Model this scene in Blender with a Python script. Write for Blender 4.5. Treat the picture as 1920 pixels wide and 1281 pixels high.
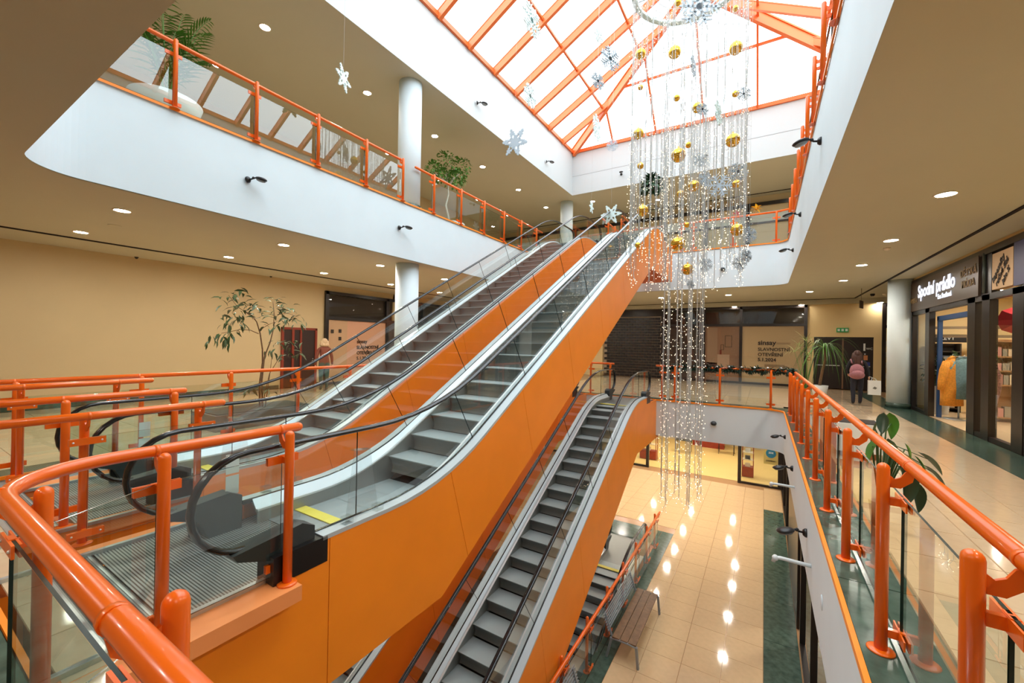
import bpy, bmesh, math, random
from mathutils import Vector, Matrix, geometry
random.seed(7)
PI = math.pi
SC = bpy.context.scene
COL = SC.collection
for o in list(bpy.data.objects):
    bpy.data.objects.remove(o)

# ------------------------------------------------------------------ camera
H = 1.75
YAW, PITCH, ROLL = math.radians(31.635), math.radians(0.17), math.radians(1.018)
def cam_matrix():
    base = Matrix(((1, 0, 0), (0, 0, -1), (0, 1, 0)))
    Rr = Matrix.Rotation(ROLL, 3, 'Z')
    Rp = Matrix.Rotation(PITCH, 3, 'X')
    Ry = Matrix.Rotation(YAW, 3, 'Z')
    return Ry @ Rp @ base @ Rr
CM = cam_matrix()
cd = bpy.data.cameras.new('camera')
cam = bpy.data.objects.new('camera', cd)
COL.objects.link(cam)
cam.matrix_world = Matrix.Translation((0, 0, H)) @ CM.to_4x4()
cd.sensor_width = 36
cd.lens = 767.57 / 1920 * 36
cd.clip_start = 0.02
cd.clip_end = 300
SC.camera = cam
SC.view_settings.view_transform = 'Standard'
SC.view_settings.look = 'None'
SC.view_settings.gamma = 1
SC.view_settings.use_curve_mapping = False
SC.view_settings.exposure = 0.0
# ------------------------------------------------------------------ sky
W = bpy.data.worlds.new('world'); SC.world = W
W.use_nodes = True
W.node_tree.nodes['Background'].inputs[0].default_value = (0.84, 0.94, 1.0, 1)
W.node_tree.nodes['Background'].inputs[1].default_value = 5.5
# sampling portal in the skylight opening (it emits nothing itself)
pl = bpy.data.lights.new('skylight_portal', 'AREA'); pl.shape = 'RECTANGLE'
pl.size = 11.2; pl.size_y = 18.0
pl.cycles.is_portal = True
po = bpy.data.objects.new('skylight_portal', pl); COL.objects.link(po)
po.location = (-2.25, 9.03, 10.7)
SC.cycles.use_denoising = True
SC.cycles.max_bounces = 10
SC.cycles.transparent_max_bounces = 24
SC.cycles.sample_clamp_indirect = 6
SC.cycles.caustics_reflective = False
SC.cycles.caustics_refractive = False
LAMP = 420.0          # radiance of the ceiling lamps' diffusers

def PX(u, v, x=None, y=None, z=None):
    """point of the world seen at photo pixel (u,v) on a plane x=, y= or z="""
    r = CM @ Vector((u - 960, 640.5 - v, -767.57))
    if x is not None: t = x / r.x
    elif y is not None: t = y / r.y
    else: t = (z - H) / r.z
    return Vector((r.x * t, r.y * t, r.z * t + H))

# ------------------------------------------------------------------ materials
MATS = {}
def srgb(c):
    return tuple((x / 12.92 if x <= 0.04045 else ((x + 0.055) / 1.055) ** 2.4) for x in [k / 255 for k in c]) + (1,)
def mat(name, col, rough=0.5, metal=0.0, spec=0.5, var=0.0, vscale=8.0, bump=0.0, bscale=60.0, emit=None, estr=0.0, coat=0.0, col2=None, stripes=None):
    if name in MATS: return MATS[name]
    m = bpy.data.materials.new(name); m.use_nodes = True
    nt = m.node_tree; b = nt.nodes['Principled BSDF']
    c = srgb(col)
    b.inputs['Base Color'].default_value = c
    b.inputs['Roughness'].default_value = rough
    b.inputs['Metallic'].default_value = metal
    b.inputs['Specular IOR Level'].default_value = spec
    b.inputs['Coat Weight'].default_value = coat
    b.inputs['Coat Roughness'].default_value = 0.05
    tc = nt.nodes.new('ShaderNodeTexCoord')
    if var > 0 or col2:
        n = nt.nodes.new('ShaderNodeTexNoise'); n.inputs['Scale'].default_value = vscale
        n.inputs['Detail'].default_value = 6
        mx = nt.nodes.new('ShaderNodeMix'); mx.data_type = 'RGBA'
        c2 = srgb(col2) if col2 else tuple(max(0, k * (1 - var)) for k in c[:3]) + (1,)
        mx.inputs[6].default_value = c; mx.inputs[7].default_value = c2
        rmp = nt.nodes.new('ShaderNodeMapRange'); rmp.inputs[1].default_value = 0.35; rmp.inputs[2].default_value = 0.65
        nt.links.new(tc.outputs['Object'], n.inputs['Vector'])
        nt.links.new(n.outputs['Fac'], rmp.inputs[0]); nt.links.new(rmp.outputs[0], mx.inputs[0])
        nt.links.new(mx.outputs[2], b.inputs['Base Color'])
    if bump > 0:
        n2 = nt.nodes.new('ShaderNodeTexNoise'); n2.inputs['Scale'].default_value = bscale
        bp = nt.nodes.new('ShaderNodeBump'); bp.inputs['Strength'].default_value = bump; bp.inputs['Distance'].default_value = 0.01
        nt.links.new(tc.outputs['Object'], n2.inputs['Vector'])
        nt.links.new(n2.outputs['Fac'], bp.inputs['Height']); nt.links.new(bp.outputs[0], b.inputs['Normal'])
    if stripes:   # (axis, period, dark factor) machined grooves
        ax, per, dk = stripes
        sx = nt.nodes.new('ShaderNodeSeparateXYZ'); nt.links.new(tc.outputs['Object'], sx.inputs[0])
        mu = nt.nodes.new('ShaderNodeMath'); mu.operation = 'MULTIPLY'; mu.inputs[1].default_value = 1 / per
        nt.links.new(sx.outputs[ax], mu.inputs[0])
        fr = nt.nodes.new('ShaderNodeMath'); fr.operation = 'FRACT'; nt.links.new(mu.outputs[0], fr.inputs[0])
        gt = nt.nodes.new('ShaderNodeMath'); gt.operation = 'GREATER_THAN'; gt.inputs[1].default_value = 0.55
        nt.links.new(fr.outputs[0], gt.inputs[0])
        mx = nt.nodes.new('ShaderNodeMix'); mx.data_type = 'RGBA'
        mx.inputs[6].default_value = c; mx.inputs[7].default_value = tuple(k * dk for k in c[:3]) + (1,)
        nt.links.new(gt.outputs[0], mx.inputs[0]); nt.links.new(mx.outputs[2], b.inputs['Base Color'])
    if emit:
        b.inputs['Emission Color'].default_value = srgb(emit); b.inputs['Emission Strength'].default_value = estr
    MATS[name] = m
    return m
def glassmat(name, tint, refl=1.0, ior=1.5, rough=0.0):
    m = bpy.data.materials.new(name); m.use_nodes = True
    nt = m.node_tree
    for n in list(nt.nodes): nt.nodes.remove(n)
    out = nt.nodes.new('ShaderNodeOutputMaterial')
    tr = nt.nodes.new('ShaderNodeBsdfTransparent'); tr.inputs[0].default_value = tint + (1,)
    gl = nt.nodes.new('ShaderNodeBsdfGlossy'); gl.inputs['Roughness'].default_value = rough
    gl.inputs['Color'].default_value = (refl, refl, refl, 1)
    fr = nt.nodes.new('ShaderNodeFresnel')
    ge = nt.nodes.new('ShaderNodeNewGeometry')      # same reflectance from both sides of a pane
    mr = nt.nodes.new('ShaderNodeMapRange'); mr.inputs[3].default_value = ior; mr.inputs[4].default_value = 1 / ior
    nt.links.new(ge.outputs['Backfacing'], mr.inputs[0]); nt.links.new(mr.outputs[0], fr.inputs[0])
    mx = nt.nodes.new('ShaderNodeMixShader')
    nt.links.new(fr.outputs[0], mx.inputs[0]); nt.links.new(tr.outputs[0], mx.inputs[1]); nt.links.new(gl.outputs[0], mx.inputs[2])
    nt.links.new(mx.outputs[0], out.inputs[0])
    MATS[name] = m
    return m
ORANGE = mat('orange_paint', (240, 106, 14), 0.28, coat=0.3)
ORANGE2 = mat('orange_cladding', (253, 143, 28), 0.42, var=0.06, vscale=2)
ORANGE3 = mat('orange_ledge', (240, 150, 86), 0.45)
SKYO = mat('orange_rafter', (233, 112, 50), 0.45)
WHITE = mat('white_render', (219, 234, 240), 0.6, var=0.03, vscale=1.5)
SOFFIT = mat('soffit_paint', (196, 194, 172), 0.8, var=0.02, vscale=1)
CREAM = mat('cream_wall', (202, 184, 144), 0.7, var=0.03, vscale=1.2)
BEIGE = mat('beige_wall', (226, 200, 146), 0.7, var=0.03, vscale=1.2)
TILE = mat('beige_tile', (218, 186, 144), 0.07, spec=0.5, var=0.06, vscale=9)
TILE2 = mat('beige_tile_upper', (218, 192, 158), 0.10, spec=0.6, var=0.06, vscale=9, coat=0.3)
GROUT = mat('dark_joint', (120, 90, 62), 0.7)
STONE = mat('green_stone', (76, 98, 86), 0.18, spec=0.45, col2=(54, 74, 64), vscale=7)
STEEL = mat('brushed_steel', (196, 204, 206), 0.32, 0.75, var=0.05, vscale=30)
STEEL2 = mat('satin_deck', (196, 206, 210), 0.38, 0.35)
SKIRT = mat('skirt_steel', (150, 152, 148), 0.4, 0.7, bump=0.1, bscale=200)
TRIM = mat('bright_trim', (225, 228, 228), 0.35, 0.6)
STEPM = mat('step_metal', (176, 186, 186), 0.5, 0.2, stripes=(0, 0.009, 0.5))
STEPR = mat('step_riser', (142, 147, 144), 0.55, 0.2, stripes=(0, 0.009, 0.5))
GRATE = mat('grating_metal', (158, 160, 156), 0.4, 0.5, stripes=(1, 0.02, 0.25))
GRATE2 = mat('comb_plate_metal', (168, 174, 174), 0.4, 0.5, stripes=(0, 0.012, 0.5))
YELLOW = mat('yellow_comb', (222, 206, 84), 0.5)
RUBBER = mat('black_rubber', (17, 18, 20), 0.22, spec=0.6)
BLACK = mat('black_metal', (22, 20, 20), 0.35)
FRAME = mat('dark_brown_frame', (30, 24, 22), 0.3)
INLET = mat('dark_grey_plastic', (52, 58, 60), 0.42)
GLASS = glassmat('railing_glass', (0.86, 0.93, 0.89), ior=1.85)
EGLASS = glassmat('balustrade_glass', (0.90, 0.95, 0.93), ior=1.7)
SHOPG = glassmat('shop_glass', (0.86, 0.88, 0.86), ior=1.5)
ROOFG = glassmat('roof_glass', (0.96, 0.98, 0.98), ior=1.2)
ACRYL = glassmat('clear_acrylic', (0.93, 0.95, 0.95), ior=1.6)
GEDGE = mat('glass_edge', (18, 38, 32), 0.2)
LAMPM = mat('lamp_diffuser', (255, 244, 220), 0.5, emit=(255, 246, 232), estr=LAMP)
LAMPT = mat('lamp_diffuser_top', (255, 244, 220), 0.5, emit=(255, 246, 232), estr=LAMP * .3)
LAMPR = mat('lamp_rim', (235, 225, 205), 0.4)
GOLD = mat('gold_bauble', (226, 176, 70), 0.12, 1.0)
SILVER = mat('silver_glitter', (176, 190, 200), 0.4, 0.5, bump=0.6, bscale=300)
FROST = mat('white_snowflake', (214, 234, 232), 0.5)
TINSEL = mat('tinsel', (196, 208, 204), 0.3, 0.5)
WIRE = mat('clear_wire', (176, 180, 178), 0.4)
LED = mat('warm_led', (255, 240, 210), 0.4, emit=(255, 236, 204), estr=2.6)
LEAF = mat('leaf_green', (62, 92, 44), 0.4, var=0.35, vscale=14)
LEAF2 = mat('leaf_bright', (74, 132, 36), 0.45, var=0.3, vscale=10)
LEAF3 = mat('leaf_grey_green', (88, 112, 74), 0.4, var=0.3, vscale=10)
FIR = mat('fir_green', (22, 50, 32), 0.7)
BARK = mat('bark', (120, 92, 62), 0.8, var=0.3, vscale=30)
BARKW = mat('pale_bark', (196, 192, 172), 0.8, var=0.2, vscale=30)
POTW = mat('white_pot', (222, 226, 224), 0.35)
SOIL = mat('dark_soil', (40, 32, 26), 0.9)
PLANTERM = mat('grey_planter', (112, 112, 106), 0.7, var=0.1)
WOODB = mat('bench_wood', (124, 92, 62), 0.55, var=0.3, vscale=12)
GALV = mat('bench_steel', (150, 158, 164), 0.45, 0.5)
REDWOOD = mat('red_wood', (150, 52, 28), 0.4, var=0.2, vscale=6)

# ------------------------------------------------------------------ mesh helpers
class MB:
    def __init__(s): s.v = []; s.f = []; s.m = []; s.sm = []
    def add(s, vs, fs, mi=0, smooth=False):
        n = len(s.v); s.v += [Vector(p) for p in vs]
        for f in fs:
            s.f.append([i + n for i in f]); s.m.append(mi); s.sm.append(smooth)
        return s
    def box(s, x0, x1, y0, y1, z0, z1, mi=0):
        if x0 > x1: x0, x1 = x1, x0
        if y0 > y1: y0, y1 = y1, y0
        if z0 > z1: z0, z1 = z1, z0
        return s.add([(x0, y0, z0), (x1, y0, z0), (x1, y1, z0), (x0, y1, z0), (x0, y0, z1), (x1, y0, z1), (x1, y1, z1), (x0, y1, z1)],
              [(0, 3, 2, 1), (4, 5, 6, 7), (0, 1, 5, 4), (1, 2, 6, 5), (2, 3, 7, 6), (3, 0, 4, 7)], mi)
    def prism(s, poly, axis, a, b, mi=0, smooth=False):
        """poly: 2D points; axis 0 -> (y,z) extruded along x, 1 -> (x,z) along y, 2 -> (x,y) along z"""
        def P3(p, t):
            return (t, p[0], p[1]) if axis == 0 else ((p[0], t, p[1]) if axis == 1 else (p[0], p[1], t))
        n = len(poly)
        vs = [P3(p, a) for p in poly] + [P3(p, b) for p in poly]
        s.add(vs, [tuple(range(n))[::-1], tuple(range(n, 2 * n))], mi)
        s.add(vs, [(i, (i + 1) % n, n + (i + 1) % n, n + i) for i in range(n)], mi, smooth)
        return s
    def beam(s, p, q, w, h, up=(0, 0, 1), mi=0, drop=0.0):
        """rectangular bar from p to q, w wide, h deep"""
        p, q = Vector(p), Vector(q); d = (q - p).normalized(); up = Vector(up)
        sx = d.cross(up).normalized(); u = sx.cross(d).normalized()
        vs = []
        for e in (p, q):
            for a, b in ((-1, -1), (1, -1), (1, 1), (-1, 1)):
                vs.append(e + sx * a * w / 2 + u * (b * h / 2 + drop))
        return s.add(vs, [(0, 1, 2, 3), (7, 6, 5, 4), (0, 4, 5, 1), (1, 5, 6, 2), (2, 6, 7, 3), (3, 7, 4, 0)], mi)
    def tube(s, pts, r, n=8, mi=0, cap=True, ry=None, smooth=True, side=None, closed=False):
        """tube along pts; r number or list; ry flattens the second axis"""
        pts = [Vector(p) for p in pts]; N = len(pts); vs = []
        prev = None
        for i, p in enumerate(pts):
            a = pts[(i - 1) % N] if (i > 0 or closed) else p
            b = pts[(i + 1) % N] if (i < N - 1 or closed) else p
            d = (b - a).normalized()
            if side is not None: u = Vector(side)
            elif prev is None:
                u = d.cross(Vector((0, 0, 1)))
                if u.length < 0.05: u = d.cross(Vector((1, 0, 0)))
            else: u = prev - d * prev.dot(d)
            u.normalize(); prev = u; w = d.cross(u).normalized()
            rr = r[i] if isinstance(r, (list, tuple)) else r
            r2 = ry if ry is not None else rr
            for k in range(n):
                t = 2 * PI * k / n
                vs.append(p + u * math.cos(t) * rr + w * math.sin(t) * r2)
        fs = []
        L = N if closed else N - 1
        for i in range(L):
            for k in range(n):
                j = (i + 1) % N
                fs.append((i * n + k, i * n + (k + 1) % n, j * n + (k + 1) % n, j * n + k))
        s.add(vs, fs, mi, smooth)
        if cap and not closed:
            s.add(vs[:n], [tuple(range(n))[::-1]], mi); s.add(vs[-n:], [tuple(range(n))], mi)
        return s
    def lathe(s, prof, n=16, c=(0, 0, 0), mi=0, smooth=True, cap=True):
        vs = []; c = Vector(c)
        for r, z in prof:
            for k in range(n):
                t = 2 * PI * k / n; vs.append(c + Vector((r * math.cos(t), r * math.sin(t), z)))
        fs = []
        for i in range(len(prof) - 1):
            for k in range(n):
                fs.append((i * n + k, i * n + (k + 1) % n, (i + 1) * n + (k + 1) % n, (i + 1) * n + k))
        s.add(vs, fs, mi, smooth)
        if cap:
            s.add(vs[:n], [tuple(range(n))[::-1]], mi); s.add(vs[-n:], [tuple(range(n))], mi)
        return s
    def ball(s, c, r, n=10, m=6, mi=0, sc=(1, 1, 1)):
        prof = [(max(1e-4, r * math.sin(PI * i / m)), -r * math.cos(PI * i / m)) for i in range(m + 1)]
        k = len(s.v); s.lathe(prof, n, (0, 0, 0), mi, True, False)
        for i in range(k, len(s.v)):
            v = s.v[i]; s.v[i] = Vector((v.x * sc[0] + c[0], v.y * sc[1] + c[1], v.z * sc[2] + c[2]))
        return s
    def xf(s, M, start=0):
        for i in range(start, len(s.v)): s.v[i] = M @ s.v[i]
        return s
    def mesh(s, name, mats, off=Vector((0, 0, 0)), recalc=True):
        me = bpy.data.meshes.new(name)
        me.from_pydata([v - off for v in s.v], [], s.f)
        for m in (mats if isinstance(mats, (list, tuple)) else [mats]): me.materials.append(m)
        me.polygons.foreach_set('material_index', s.m); me.polygons.foreach_set('use_smooth', s.sm)
        if recalc and len(s.f) < 20000:
            bm = bmesh.new(); bm.from_mesh(me)
            bmesh.ops.remove_doubles(bm, verts=bm.verts, dist=1e-6) if len(s.f) < 4000 else None
            bmesh.ops.recalc_face_normals(bm, faces=bm.faces); bm.to_mesh(me); bm.free()
        me.update()
        return me

def wloc(o):
    l = Vector((0, 0, 0))
    while o is not None:
        l += o.location; o = o.parent
    return l
def obj(name, mb, mats, parent=None, world=True, label=None, kind=None, loc=None):
    """link a mesh as one object; world=True: coordinates are world ones and get shifted to the parent"""
    if isinstance(mb, MB):
        off = wloc(parent) if (parent and world) else Vector((0, 0, 0))
        me = mb.mesh(name, mats, off)
    else: me = mb
    o = bpy.data.objects.new(name, me); COL.objects.link(o)
    if parent: o.parent = parent
    if loc is not None: o.location = loc
    if label: o['label'] = label
    if kind: o['kind'] = kind
    return o
def tag(o, label, cat, group=None, kind=None):
    o['label'] = label; o['category'] = cat
    if group: o['group'] = group
    if kind: o['kind'] = kind
    return o
def thing(name, label, cat, loc=(0, 0, 0), rz=0, group=None):
    o = bpy.data.objects.new(name, None); COL.objects.link(o)
    o.empty_display_size = 0.2
    o.location = loc; o.rotation_euler = (0, 0, rz)
    return tag(o, label, cat, group)
def top(name, mb, mats, label, cat, group=None, loc=None):
    """a thing that is one mesh; its origin goes to loc"""
    off = Vector(loc) if loc is not None else Vector((0, 0, 0))
    o = bpy.data.objects.new(name, mb.mesh(name, mats, off)); COL.objects.link(o); o.location = off
    return tag(o, label, cat, group)
def struct(name, mb, mats, parent=None):
    o = obj(name, mb, mats, parent)
    if not parent: o['kind'] = 'structure'
    return o
KIDS = {}
def dup(o, parent=None):
    c = o.copy(); COL.objects.link(c); c.parent = parent
    for ch in [k for k in o.children]: dup(ch, c)
    return c
def text_mesh(name, txt, size, m, parent, M, extrude=0.004, align='LEFT', label=None, shear=0.0, bold=0.0):
    cu = bpy.data.curves.new(name, 'FONT'); cu.body = txt; cu.size = size; cu.extrude = extrude
    cu.align_x = align; cu.shear = shear; cu.offset = bold; cu.resolution_u = 3
    t = bpy.data.objects.new(name, cu); COL.objects.link(t)
    dg = bpy.context.evaluated_depsgraph_get()
    me = bpy.data.meshes.new_from_object(t.evaluated_get(dg))
    bpy.data.objects.remove(t); bpy.data.curves.remove(cu)
    off = Matrix.Translation(-wloc(parent))
    me.transform(off @ M); me.materials.clear(); me.materials.append(m)
    o = bpy.data.objects.new(name, me); COL.objects.link(o); o.parent = parent
    if label: o['label'] = label
    return o
def facing(loc, right, up):
    """matrix that lays text with its x along right and y along up at loc"""
    r = Vector(right).normalized(); u = Vector(up).normalized(); n = r.cross(u)
    M = Matrix.Identity(4)
    for i in range(3):
        M[i][0] = r[i]; M[i][1] = u[i]; M[i][2] = n[i]; M[i][3] = loc[i]
    return M

# ================================================================== STRUCTURE
Z0, Z1, Z2, ZC = -4.7, 0.0, 5.3, 8.83          # floors and top ceiling
S1, S2 = -1.15, 3.86                            # undersides of the two upper floors
XL, XR = -7.88, 0.5                             # opening, first floor
def rrect(x0, x1, y0, y1, rs, n=14):
    """rounded rectangle, rs = radii at (x0,y0),(x1,y0),(x1,y1),(x0,y1)"""
    out = []
    for (cx, cy, a0, r) in ((x0, y0, PI, rs[0]), (x1, y0, 1.5 * PI, rs[1]), (x1, y1, 0, rs[2]), (x0, y1, .5 * PI, rs[3])):
        px = cx + (r if cx == x0 else -r); py = cy + (r if cy == y0 else -r)
        if r < 1e-6: out.append((cx, cy)); continue
        for k in range(n + 1):
            a = a0 + .5 * PI * k / n; out.append((px + r * math.cos(a), py + r * math.sin(a)))
    return out
def holed(mb, outer, holes, z, mi=0):
    bm = bmesh.new(); es = []
    for loop in [outer] + holes:
        vs = [bm.verts.new((p[0], p[1], z)) for p in loop]
        es += [bm.edges.new((vs[i], vs[(i + 1) % len(vs)])) for i in range(len(vs))]
    bmesh.ops.triangle_fill(bm, use_beauty=True, use_dissolve=False, edges=es)
    bm.verts.index_update()
    mb.add([v.co.copy() for v in bm.verts], [[v.index for v in f.verts] for f in bm.faces], mi)
    bm.free()
def ring_wall(mb, loop, z0, z1, mi=0, smooth=False):
    n = len(loop)
    mb.add([(p[0], p[1], z0) for p in loop] + [(p[0], p[1], z1) for p in loop],
           [(i, (i + 1) % n, n + (i + 1) % n, n + i) for i in range(n)], mi, smooth)
OUT = [(-16, -6), (9, -6), (9, 30), (-16, 30)]
h1 = rrect(XL, XR, 0.5, 13.72, (.3, .3, .45, .3))
h2 = rrect(-7.9, 0.64, 1.05, 16.45, (.62, .62, .45, .45))
SKX0, SKX1, SKY0, SKY1, SKZ = -7.9, 3.4, 0.0, 18.07, 10.84
h3 = [(SKX0, SKY0), (SKX1, SKY0), (SKX1, SKY1), (SKX0, SKY1)]
# ground floor base and pit of the basement escalators
pit = [(-7.0, -3.0), (-2.93, -3.0), (-2.93, 13.75), (-7.0, 13.75)]
mb = MB(); holed(mb, OUT, [pit], Z0 - .008); holed(mb, OUT, [pit], Z0 - .5); ring_wall(mb, pit, Z0 - .5, Z0 - .008, 0, False)
floor0 = struct('floor', mb, mat('ground_floor_screed', (172, 132, 92), 0.25))
mb = MB(); mb.box(-7.3, -2.7, -3.3, 14.2, -9.6, -9.4); struct('floor', mb, GROUT)
mb = MB()
mb.box(-7.3, -7.0, -3.3, 14.2, -9.4, Z0 - .5); mb.box(-2.93, -2.7, -3.3, 14.2, -9.4, Z0 - .5); mb.box(-7, -2.98, 13.75, 14.2, -9.4, Z0 - .5)
struct('wall_basement', mb, mat('basement_wall', (120, 96, 70), 0.8))
# first floor slab
mb = MB(); holed(mb, OUT, [h1], -.008, 0); holed(mb, OUT, [h1], S1, 1); ring_wall(mb, h1, S1, -.008, 2)
floor1 = obj('floor', mb, [mat('upper_screed', (150, 116, 84), 0.2), SOFFIT, WHITE], kind='structure')
# second floor slab
mb = MB(); holed(mb, OUT, [h2], Z2, 0); holed(mb, OUT, [h2], S2, 1); ring_wall(mb, h2, S2, Z2, 2)
floor2 = obj('floor', mb, [TILE2, SOFFIT, WHITE], kind='structure')
# top ceiling and the shaft below the skylight
mb = MB(); holed(mb, OUT, [h3], ZC, 0); holed(mb, [(-16, -6), (9, -6), (9, 30), (-16, 30)], [h3], 10.9, 0)
ceil = obj('ceiling', mb, SOFFIT, kind='structure')
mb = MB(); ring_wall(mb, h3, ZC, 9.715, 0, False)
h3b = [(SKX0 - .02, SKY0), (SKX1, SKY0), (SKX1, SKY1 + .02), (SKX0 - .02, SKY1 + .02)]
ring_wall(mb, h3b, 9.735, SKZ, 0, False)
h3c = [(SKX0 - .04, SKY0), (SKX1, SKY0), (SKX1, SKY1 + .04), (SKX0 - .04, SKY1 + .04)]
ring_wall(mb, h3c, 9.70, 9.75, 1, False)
obj('wall_skylight_shaft', mb, [mat('shaft_white_darkened', (196, 206, 208), .6), mat('shadow_joint', (120, 124, 122), .8)], kind='structure')  # same white as the parapets, its colour darkened to offset sky overexposure
# slight downstand band round the openings seen as a soft edge in both ceilings
mb = MB()
for (lp, zz, wd) in ((h2, S2, 1.15),):
    x0, x1, y0, y1 = -7.9 - wd, .64 + wd, 1.05 - wd, 16.45 + wd
    holed(mb, [(x0, y0), (x1, y0), (x1, y1), (x0, y1)], [h2], zz - .012)
    ring_wall(mb, [(x0, y0), (x1, y0), (x1, y1), (x0, y1)], zz - .012, zz, 0, False)
struct('trim_1', mb, SOFFIT)
mb = MB(); x0, y1 = -9.0, 19.2
holed(mb, [(x0, -1), (4.5, -1), (4.5, y1), (x0, y1)], [h3], ZC - .012)
ring_wall(mb, [(x0, -1), (4.5, -1), (4.5, y1), (x0, y1)], ZC - .012, ZC, 0, False)
struct('trim_2', mb, SOFFIT)
# dark shadow gaps in the ceilings
mb = MB()
mb.box(-12.82, -12.74, -5, 22.4, S2 - .02, S2 + .002); mb.box(3.14, 3.20, -5, 21.9, S2 - .02, S2 + .002); mb.box(-12.8, 3.2, 21.84, 21.9, S2 - .02, S2 + .002)
mb.box(-12.8, 3.2, 21.9, 21.96, ZC - .02, ZC + .002)
struct('trim_3', mb, mat('shadow_gap', (28, 18, 14), .9))
# orange edge strips of the openings
for nm, lp, zz in (('trim_4', h1, 0.0), ('trim_5', h2, Z2)):
    mb = MB(); cx = sum(p[0] for p in lp) / len(lp); cy = sum(p[1] for p in lp) / len(lp)
    inn = [(p[0] + .03 * (1 if p[0] < cx else -1), p[1] + .03 * (1 if p[1] < cy else -1)) for p in lp]
    ring_wall(mb, inn, zz - .03, zz + .012, 0)
    n = len(lp)
    vs = [(p[0], p[1], zz + .012) for p in lp] + [(p[0], p[1], zz + .012) for p in inn]
    mb.add(vs, [(i, (i + 1) % n, n + (i + 1) % n, n + i) for i in range(n)])
    struct(nm, mb, ORANGE2)
# outer walls
mb = MB(); mb.box(-16.2, -16, -6, 30, -5.3, 11); struct('wall_left_outer', mb, CREAM)
mb = MB(); mb.box(9, 9.2, -6, 30, -5.3, 11); struct('wall_right', mb, CREAM)
mb = MB(); mb.box(-16.2, 9.2, -6.2, -6, -5.3, 11); struct('wall_back', mb, CREAM)
mb = MB(); mb.box(-16.2, 9.2, 30, 30.2, -5.3, 11); struct('wall_far_outer', mb, CREAM)
# left wall of the first floor, with the opening for the shop at the far end
mb = MB(); mb.box(-14.6, -14.4, -6, 9.6, 0, S2); mb.box(-14.6, -14.4, 9.6, 22.3, 3.62, S2); mb.box(-14.6, -14.4, 13.0, 14.4, 0, S2)
wall_left = struct('wall_left', mb, CREAM)
mb = MB(); mb.box(-14.4, -14.385, -6, 7.9, 0, .13); mb.box(-14.4, -14.385, 9.3, 9.6, 0, .13); struct('baseboard_left', mb, STONE)
mb = MB(); mb.box(-14.6, -14.4, -6, 30, Z2, ZC); struct('wall_left_upper', mb, CREAM)
mb = MB(); mb.box(-14.6, -14.4, -6, 30, Z0, S1); struct('wall_left_ground', mb, CREAM)
# far walls (y = 22.3)
mb = MB(); mb.box(-14.4, -7.74, 22.3, 22.5, 0, S2); mb.box(-7.74, 1.58, 22.3, 22.5, 3.66, S2); mb.box(1.58, 1.86, 22.3, 22.5, 0, S2)
mb.box(1.86, 3.86, 22.3, 22.5, 2.21, S2); mb.box(3.86, 4.12, 22.3, 22.5, 0, S2); mb.box(4.12, 9, 22.3, 22.5, 3.66, S2)
wall_far = struct('wall_far', mb, BEIGE)
mb = MB(); mb.box(-7.74, -4.52, 22.5, 22.6, 0, 3.66); wallb = struct('wall_far_brick', mb, mat('brick_mortar', (176, 160, 140), .8))
mb = MB(); mb.box(3.86, 4.12, 22.28, 22.3, 0, .1); mb.box(1.58, 1.86, 22.28, 22.3, 0, .1); struct('baseboard_far', mb, STONE)
# bricks (black glazed, pale joints)
BRK = mat('black_brick', (24, 19, 17), .35, var=.3, vscale=3)
bme = MB().box(-.135, .135, -.02, .02, -.062, .062).mesh('brick', BRK)
nb = 0
for r in range(22):
    for c in range(12):
        x = -7.55 + c * .288 + (.144 if r % 2 else 0)
        z = .09 + r * .146
        if x > -4.6 or nb >= 298 or z > 3.3: continue
        o = obj('brick', bme, None, wallb, loc=(x, 22.49 - (.006 * random.random()), z)); nb += 1
mb = MB(); mb.box(-7.74, -4.52, 22.40, 22.6, 3.28, 3.66); obj('roller_box', mb, FRAME, wallb)

# floor tiles ---------------------------------------------------------------
def tiles(parent, rects, z, m, gap=.006, thick=.008, limit=300, name='floor_tile'):
    """rects: list of (x0,x1,y0,y1); the first `limit` as parts, the rest joined"""
    cache = {}
    for i, (a, b, c, d) in enumerate(rects[:limit]):
        k = (round(b - a, 3), round(d - c, 3))
        if k not in cache:
            w, h = k[0] / 2 - gap / 2, k[1] / 2 - gap / 2
            t = MB(); e = .003
            t.add([(-w, -h, -thick), (w, -h, -thick), (w, h, -thick), (-w, h, -thick), (-w + e, -h + e, 0), (w - e, -h + e, 0), (w - e, h - e, 0), (-w + e, h - e, 0)],
                  [(4, 5, 6, 7), (0, 1, 5, 4), (1, 2, 6, 5), (2, 3, 7, 6), (3, 0, 4, 7)])
            cache[k] = t.mesh(name, m)
        obj(name, cache[k], None, parent, loc=((a + b) / 2, (c + d) / 2, z))
    if len(rects) > limit:
        t = MB()
        for (a, b, c, d) in rects[limit:]:
            t.box(a + gap / 2, b - gap / 2, c + gap / 2, d - gap / 2, z - thick, z)
        obj(name, t, m, parent, kind='stuff')
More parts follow.
